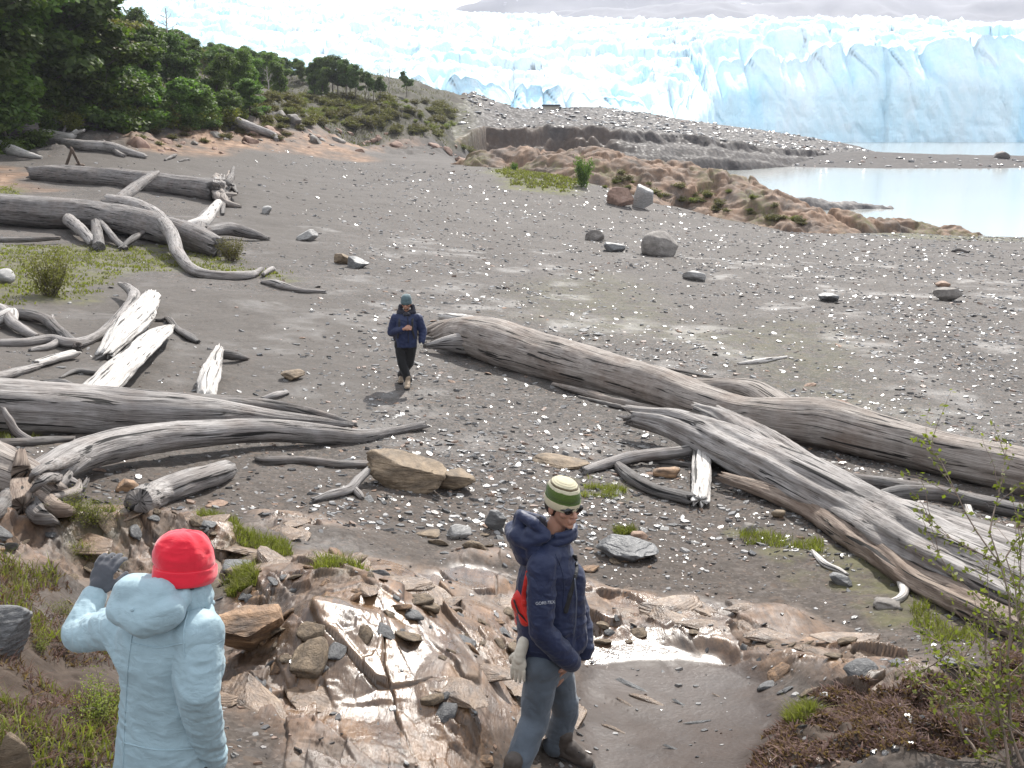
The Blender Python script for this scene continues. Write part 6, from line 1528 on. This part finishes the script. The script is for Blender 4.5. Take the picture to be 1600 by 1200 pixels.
blob('hood_lining', [ell(A(832, 830, D0 + .01), (.085, .10, .04)), cap(A(840, 812, D0 - .06), .026, A(850, 824, D0 + .02), .035)], 'lining', hood, .008, 3, .005)
simple('zip', chain([A(898, 905, D0 - .135), A(901, 935, D0 - .15), A(899, 975, D0 - .145), A(896, 990, D0 - .14)], [.004] * 4), 'zip', jacket)
blob('trousers', chain([hip[0] + [0, 0, .06], hip[0], kn[0], an[0] + [0, 0, -.02]], [.095, .100, .080, .074]) + chain([hip[1] + [0, 0, .06], hip[1], kn[1], an[1] + [.0, 0, -.01]], [.092, .098, .076, .074]) + [cap(hip[0] + [0, 0, .05], .11, hip[1] + [0, 0, .05], .11)], 'denim', root, .008, 4, .008, (8, 8, 13), 31)
for (hx, tx) in (((an[0] + [-.06, .0, -.11]), (an[0] + [.20, -.03, -.11])), ((A(866, 1184, D0 + .05)), (A(928, 1180, D0 - .01)))):
    for v in (hx, tx):
        w0 = v + A.o; v[2] = float(H(w0[0], w0[1])) - A.o[2] + .004
    b_ = blob('boot', boot_parts(hx, tx, (0, 0, 0), 1.05), 'boot', root, .006, 3, .002, (30, 30, 30), 41)
    simple('sole', sole_parts(hx, tx, 1.1), 'sole', b_)
    d_ = (tx - hx) / np.linalg.norm(tx - hx)
    simple('laces', [cap(hx + d_ * t_ + [0, -.03, .115 - .25 * (t_ - .09)], .005, hx + d_ * t_ + [0, .03, .115 - .25 * (t_ - .09)], .005) for t_ in (.10, .125, .15)], 'strap', b_)
gw = A(813, 1020, D0 - .15)
blob('glove', hand_parts(gw, (-.12, -.05, -1), (-.5, -.85, 0), 1, .25, 1.12) + [cap(gw + [.02, .03, .05], .033, gw, .034)], 'cream_glove', root, .004, 3, .001, (30, 30, 30), 43)
# lettering on the sleeve, laid onto the cloth
cu = bpy.data.curves.new('lettering', 'FONT'); cu.body = 'GORE-TEX'; cu.size = .022; cu.extrude = .0008; cu.align_x = 'CENTER'; cu.align_y = 'CENTER'
to = bpy.data.objects.new('lettering', cu); COL.objects.link(to); tm_ = bpy.data.meshes.new_from_object(to.evaluated_get(DG())); bpy.data.objects.remove(to)
bvh = BVHTree.FromObject(sleeve, DG())
cen = A(852, 942, D0 - .2); vd = Vector(A.o + cen) - Vector((0, 0, CAMZ)); vd.normalize(); ax = Vector((.985, .0, .10)); ay = vd.cross(ax).normalized() * -1
if ay.z < 0: ay = -ay
for v in tm_.vertices:
    p = Vector(cen) + ax * v.co.x + ay * v.co.y - vd * .5
    hit = bvh.ray_cast(p, vd)
    v.co = (hit[0] if hit[0] else p + vd * .5) - vd * (.0022 + v.co.z)
lt = link('lettering', tm_, MAT['lettering'], sleeve)
bvh = BVHTree.FromObject(jacket, DG())
def seam_a(pts): 
    out = []
    for q in catmull(np.array([P(a, b, D0 - .2) for a, b in pts]), .015):
        d = Vector(q) - Vector((0, 0, CAMZ)); d.normalize(); hit = bvh.ray_cast(Vector(q - A.o) - d * .9, d)
        if hit[0]: out.append(np.array(hit[0]) - np.array(d) * .0005)
    if len(out) > 2: simple('seam', chain(out, [.0032] * len(out)), 'navy', jacket)
for sm_ in ([(832, 872), (826, 905), (829, 960), (838, 1000)], [(868, 866), (880, 900), (880, 950)], [(800, 1006), (830, 1018), (862, 1022)], [(868, 1020), (880, 1036), (884, 1050)]): seam_a(sm_)
# the red bag at his back
bg_ = empty('waist_bag', A.o + A(806, 955, D0)); tag(bg_, 'red bag on a black strap worn at the back of the navy jacket', 'bag')
bo = np.array(bg_.location)
B_ = lambda px, py, D: P(px, py, D) - bo
blob('pouch', [cap(B_(814, 932, D0 - .06), .040, B_(824, 968, D0 - .10), .042, (1, 1)), cap(B_(811, 935, D0 + .05), .040, B_(815, 970, D0 + .06), .040), cap(B_(811, 942, D0 - .04), .046, B_(818, 966, D0 + .04), .046)], 'red_bag', bg_, .007, 5, .004, (9, 9, 12), 51)
def on_cloth(pts, off, base, D):
    out = []
    cs = [P(*q) for q in pts]
    cs = catmull(np.array([[*q] for q in cs]), .02)
    for q in cs:
        d = Vector(q) - Vector((0, 0, CAMZ)); d.normalize()
        hit = bvh.ray_cast(Vector(q - A.o) - d * .8, d)
        out.append((np.array(hit[0]) + A.o - np.array(d) * off if hit[0] else q) - base)
    return out
s1 = on_cloth([(826, 972, D0 - .15), (819, 935, D0 - .1), (826, 893, D0 - .15)], .004, bo, D0)
simple('strap', chain(s1, [.016] * len(s1), (1, .4)), 'red_bag', bg_)
s2 = on_cloth([(884, 955, D0 - .2), (893, 920, D0 - .15), (900, 890, D0 - .1), (898, 868, D0 - .1)], .004, bo, D0)
simple('strap', chain(s2, [.014] * len(s2), (1, .4)), 'strap', bg_)
simple('zip', chain([B_(803, 938, D0 - .09), B_(810, 957, D0 - .125), B_(824, 972, D0 - .14)], [.005] * 3), 'strap', bg_)
# ---- the woman in the light blue jacket, seen from behind
D1 = 3.0
xb = float(P(268, 1200, D1)[0])
Bp = Person((xb, D1, float(H(xb, D1))), 'person in a light blue hooded jacket and red hat, seen from behind, arm raised')
c = Bp(291, 889, D1 + .04); M = frame((.42, .90, -.10))
neck = Bp(283, 935, D1 + .02); sh = [Bp(196, 980, D1 + .05), Bp(307, 990, D1 - .06)]
el = [Bp(124, 990, D1 + .16), Bp(308, 1085, D1 - .14)]; wr = [Bp(150, 925, D1 + .30), Bp(330, 1185, D1 - .02)]
hip = [Bp(235, 1215, D1 + .03), Bp(300, 1215, D1 - .03)]
kn = [np.array([hip[0][0] + .02, .10, .46]), np.array([hip[1][0] + .02, .04, .46])]; an = [np.array([hip[0][0], .06, .11]), np.array([hip[1][0] + .03, -.04, .11])]
for a_, i in ((an, 0), (an, 1)): a_[i][2] += float(H(a_[i][0] + Bp.o[0], a_[i][1] + Bp.o[1])) - Bp.o[2]
chest = Bp(262, 1020, D1); root = Bp.root
blob('body', Bp.under(c, M, neck, sh, el, wr, hip, kn, an, chest, .95, hands=[None, None]), 'skin', root, .006, 3)
hat_mesh('fleece_hat', M @ np.array(Matrix.Rotation(R(-7), 3, 'X')), c + M @ np.array([0, -.008, .002]), .086, .104, .132, .040, 'red_fleece', root, Bp, .12, .009, 9, -.030)
jk = [loft([(Bp(262, 1222, D1), .185, .150, -.2), (Bp(262, 1190, D1), .182, .148, -.2), (Bp(264, 1130, D1), .165, .132, -.2), (Bp(264, 1075, D1), .160, .125, -.2), (Bp(262, 1020, D1), .168, .130, -.2), (Bp(262, 985, D1), .172, .125, -.2), (Bp(268, 955, D1), .14, .105, -.2), (Bp(277, 938, D1 + .01), .085, .085, -.2)])]
jk += [cap(sh[1], .078, sh[1] + (el[1] - sh[1]) * .3, .072), cap(sh[0], .074, sh[0] + (el[0] - sh[0]) * .3, .070)]
jk += [cap(sh[0], .072, neck + [-.03, 0, -.05], .075), cap(sh[1], .07, neck + [.02, 0, -.06], .07), cap(sh[1], .085, Bp(300, 1040, D1 - .02), .11), cap(sh[0], .08, Bp(225, 1010, D1 + .02), .11)]
jacket = blob('jacket', jk, 'sky_shell', root, .0060, 4, .0100, (6, 6, 9.5), 61)
blob('collar', [cap(neck + np.array([.085 * math.cos(a), .080 * math.sin(a), .0]), .022, neck + np.array([.082 * math.cos(a), .078 * math.sin(a), .048]), .014) for a in np.linspace(0, 2 * math.pi, 22)] + [cap(Bp(318, 940, D1 + .02), .018, Bp(330, 942, D1 + .06), .012)], 'sky_shell', jacket, .006, 3, .003, (14, 14, 14), 63)
hp = [cap(Bp(205, 918, D1 - .02), .045, Bp(255, 914, D1 - .02), .045), cap(Bp(190, 955, D1 - .09), .050, Bp(225, 968, D1 - .13), .062), cap(Bp(225, 968, D1 - .13), .062, Bp(262, 955, D1 - .12), .055), cap(Bp(262, 955, D1 - .12), .05, Bp(284, 932, D1 - .06), .030),
      cap(Bp(195, 925, D1 - .05), .042, Bp(190, 955, D1 - .09), .050), cap(Bp(205, 925, D1 - .06), .055, Bp(250, 930, D1 - .09), .055), cap(Bp(230, 945, D1 - .10), .06, Bp(250, 940, D1 - .10), .055), cap(Bp(255, 914, D1 - .02), .04, Bp(280, 930, D1 - .03), .034)]
hood = blob('hood', hp, 'sky_shell', jacket, .006, 4, .007, (9, 9, 14), 65)
simple('toggle', [ell(Bp(207, 953, D1 - .165), (.007, .005, .007))], 'sky_shell', hood)
simple('dark_arm_strip', [cap(Bp(334, 1066, D1 - .02), .010, Bp(341, 1104, D1), .011, (1, .5))], 'lining', jacket)  # dark strip put at the dark gap between right arm and body
simple('emblem', [cap(Bp(254, 983, D1 - .155), .0035, Bp(260, 979, D1 - .155), .0035, (1, .5))], 'lettering', jacket)
blob('sleeve', chain([sh[1] + (el[1] - sh[1]) * .06, el[1], wr[1]], [.078, .069, .054]), 'sky_shell', jacket, .0055, 3, .0105, (6, 6, 15), 171)
blob('sleeve', chain([sh[0] + (el[0] - sh[0]) * .04, el[0], wr[0] + (el[0] - wr[0]) * .12], [.073, .059, .043]), 'sky_shell', jacket, .0055, 3, .0095, (12, 9, 9), 173)
simple('cuff', [cap(wr[0] + (el[0] - wr[0]) * .20, .046, wr[0] + (el[0] - wr[0]) * .12, .045)], 'sky_shell', jacket)
bvh = BVHTree.FromObject(jacket, DG())
def seam(name, px_pts, D, person, parent, mat, r=.0028, off=.0005):
    out = []
    for q in catmull(np.array([P(a, b, D) for a, b in px_pts]), .012):
        d = Vector(q) - Vector((0, 0, CAMZ)); d.normalize(); hit = bvh.ray_cast(Vector(q - person.o) - d * .9, d)
        if hit[0]: out.append(np.array(hit[0]) - np.array(d) * off)
    if len(out) > 2: simple(name, chain(out, [r] * len(out)), mat, parent)
for sm_ in ([(300, 938), (287, 985), (290, 1040), (304, 1080)], [(212, 965), (205, 1000), (200, 1040)], [(304, 1080), (318, 1130), (330, 1199)], [(200, 1040), (196, 1110), (192, 1199)], [(205, 1005), (245, 1012), (288, 1005)], [(190, 1160), (250, 1172), (325, 1168)]):
    seam('seam', sm_, D1, Bp, jacket, 'sky_shell')
blob('glove', hand_parts(wr[0], (.38, .3, 1), (-.15, -1, .25), 1, 1.0, 1.08) + [cap(wr[0] + (el[0] - wr[0]) * .22, .040, wr[0], .034)], 'grey_knit', root, .0045, 3, .001, (30, 30, 30), 67)
blob('glove', hand_parts(wr[1], (.1, .2, -1), (1, -.2, 0), 1, .4, 1.08), 'grey_knit', root, .006, 3, .001, (30, 30, 30), 68)
blob('trousers', chain([hip[0] + [0, 0, .06], hip[0], kn[0], an[0]], [.10, .10, .075, .065]) + chain([hip[1] + [0, 0, .06], hip[1], kn[1], an[1]], [.10, .10, .075, .065]) + [cap(hip[0], .11, hip[1], .11)], 'black_cloth', root, .010, 4, .006, (8, 8, 13), 71)
for a_ in an:
    hx, tx = a_ + [-.01, -.06, -.11], a_ + [.03, .19, -.11]
    for v in (hx, tx): v[2] = max(v[2], float(H(v[0] + Bp.o[0], v[1] + Bp.o[1])) - Bp.o[2]) + .004
    b_ = blob('boot', boot_parts(hx, tx, (0, 0, 0)), 'boot', root, .008, 3); simple('sole', sole_parts(hx, tx, 1.05), 'sole', b_)
# ---- the walker farther off, coming towards us
gc = G(632, 604); D2 = gc[1]
Cp = Person((gc[0], D2, gc[2]), 'person in a dark blue jacket and black trousers walking towards us past the long trunk')
c = Cp(635, 474, D2); M = frame((-.05, -1, -.12))
neck = Cp(635, 490, D2 + .03); sh = [Cp(618, 497, D2), Cp(653, 497, D2)]
el = [Cp(612, 519, D2 + .02), Cp(661, 518, D2 + .04)]; wr = [Cp(632, 514, D2 - .22), Cp(659, 533, D2 - .06)]
hip = [Cp(625, 540, D2), Cp(643, 540, D2)]; kn = [Cp(628, 568, D2 - .02), Cp(640, 567, D2 + .05)]
an = [Cp(636, 593, D2 - .12), Cp(627, 588, D2 + .14)]
fa = [G(637, 606) - Cp.o, G(627, 598) - Cp.o]
an = [fa[0] + [0, .10, .12], fa[1] + [0, .06, .14]]
chest = Cp(635, 515, D2); root = Cp.root
blob('body', Cp.under(c, M, neck, sh, el, wr, hip, kn, an, chest, 1.0, hands=[((1, -.25, .25), (0, -1, .5), -1, 1.3), None]), 'skin', root, .007, 3)
blob('jacket', [loft([(Cp(635, 541, D2), .185, .15), (Cp(635, 528, D2), .188, .155), (Cp(635, 510, D2), .19, .15), (Cp(635, 499, D2), .175, .13), (Cp(635, 492, D2 + .02), .12, .10)])] + chain([sh[0], el[0], wr[0] + (el[0] - wr[0]) * .18], [.085, .078, .055]) + chain([sh[1], el[1], wr[1]], [.085, .075, .055]) + [cap(sh[0], .08, sh[1], .08)], 'navy_far', root, .011, 4, .008, (9, 9, 15), 81)
blob('hood', [cap(Cp(624, 488, D2 + .02), .05, Cp(646, 488, D2 + .02), .05), cap(Cp(626, 478, D2 + .05), .035, Cp(625, 488, D2 + .02), .045), cap(Cp(645, 478, D2 + .05), .035, Cp(646, 488, D2 + .02), .045), cap(Cp(626, 478, D2 + .07), .03, Cp(645, 478, D2 + .07), .03), cap(Cp(632, 491, D2 - .08), .03, Cp(639, 491, D2 - .08), .03)], 'lining', root, .011, 3, .006, (12, 12, 12), 83)
hat_mesh('knitted_hat', M, c + M @ np.array([0, -.004, .030]), .092, .108, .135, .045, 'teal_knit', root, Cp, .03, .004, 13, -.02)
blob('beard', [ell(c + M @ np.array([0, .058, -.082]), (.042, .035, .028), M)], 'hair', root, .008, 2)
simple('sunglasses', [ell(c + M @ np.array([s_ * .033, .092, .004]), (.027, .010, .016), M) for s_ in (1, -1)] + [cap(c + M @ np.array([-.08, .03, .008]), .005, c + M @ np.array([-.06, .09, .008]), .005), cap(c + M @ np.array([.08, .03, .008]), .005, c + M @ np.array([.06, .09, .008]), .005)], 'glass_dark', root)
blob('glove', hand_parts(wr[1], (0, -.1, -1), (1, 0, .1), 1, .5, 1.1), 'cream_glove', root, .008, 2)
simple('zip', chain([Cp(637, 495, D2 - .14), Cp(638, 515, D2 - .165), Cp(638, 535, D2 - .165)], [.006] * 3), 'strap', root)
blob('trousers', chain([hip[0] + [0, 0, .05], hip[0], kn[0], an[0]], [.10, .098, .078, .075]) + chain([hip[1] + [0, 0, .05], hip[1], kn[1], an[1]], [.10, .098, .075, .07]) + [cap(hip[0], .10, hip[1], .10)], 'black_cloth', root, .011, 4, .008, (8, 8, 12), 85)
for a_ in fa:
    hx, tx = a_ + [0, .12, 0], a_ + [.0, -.16, 0]
    for v in (hx, tx): v[2] = float(H(v[0] + Cp.o[0], v[1] + Cp.o[1])) - Cp.o[2] + .005
    b_ = blob('boot', boot_parts(hx, tx, (0, 0, 0), 1.1), 'tan_boot', root, .009, 2); simple('sole', sole_parts(hx, tx, 1.15), 'sole', b_)
pk = empty('daypack', Cp.o + Cp(622, 515, D2 + .2)); tag(pk, 'dark daypack on the back of the walking figure with black trousers', 'backpack')
blob('pack', [cap((.02, .02, .12), .11, (.02, .02, -.14), .12), cap((.2, .02, .12), .11, (.2, .02, -.14), .12)], 'lining', pk, .014, 4, .006)
for sx in (-.11, .12):
    q = [Cp(635, 500, D2) + [sx, -.02, .09], Cp(635, 500, D2) + [sx, -.135, .0], Cp(635, 510, D2) + [sx, -.16, -.04], Cp(635, 520, D2) + [sx * 1.3, -.14, -.06]]
    simple('strap', chain([np.array(v) + Cp.o - np.array(pk.location) for v in q], [.018] * 4, (1, .4)), 'strap', pk)
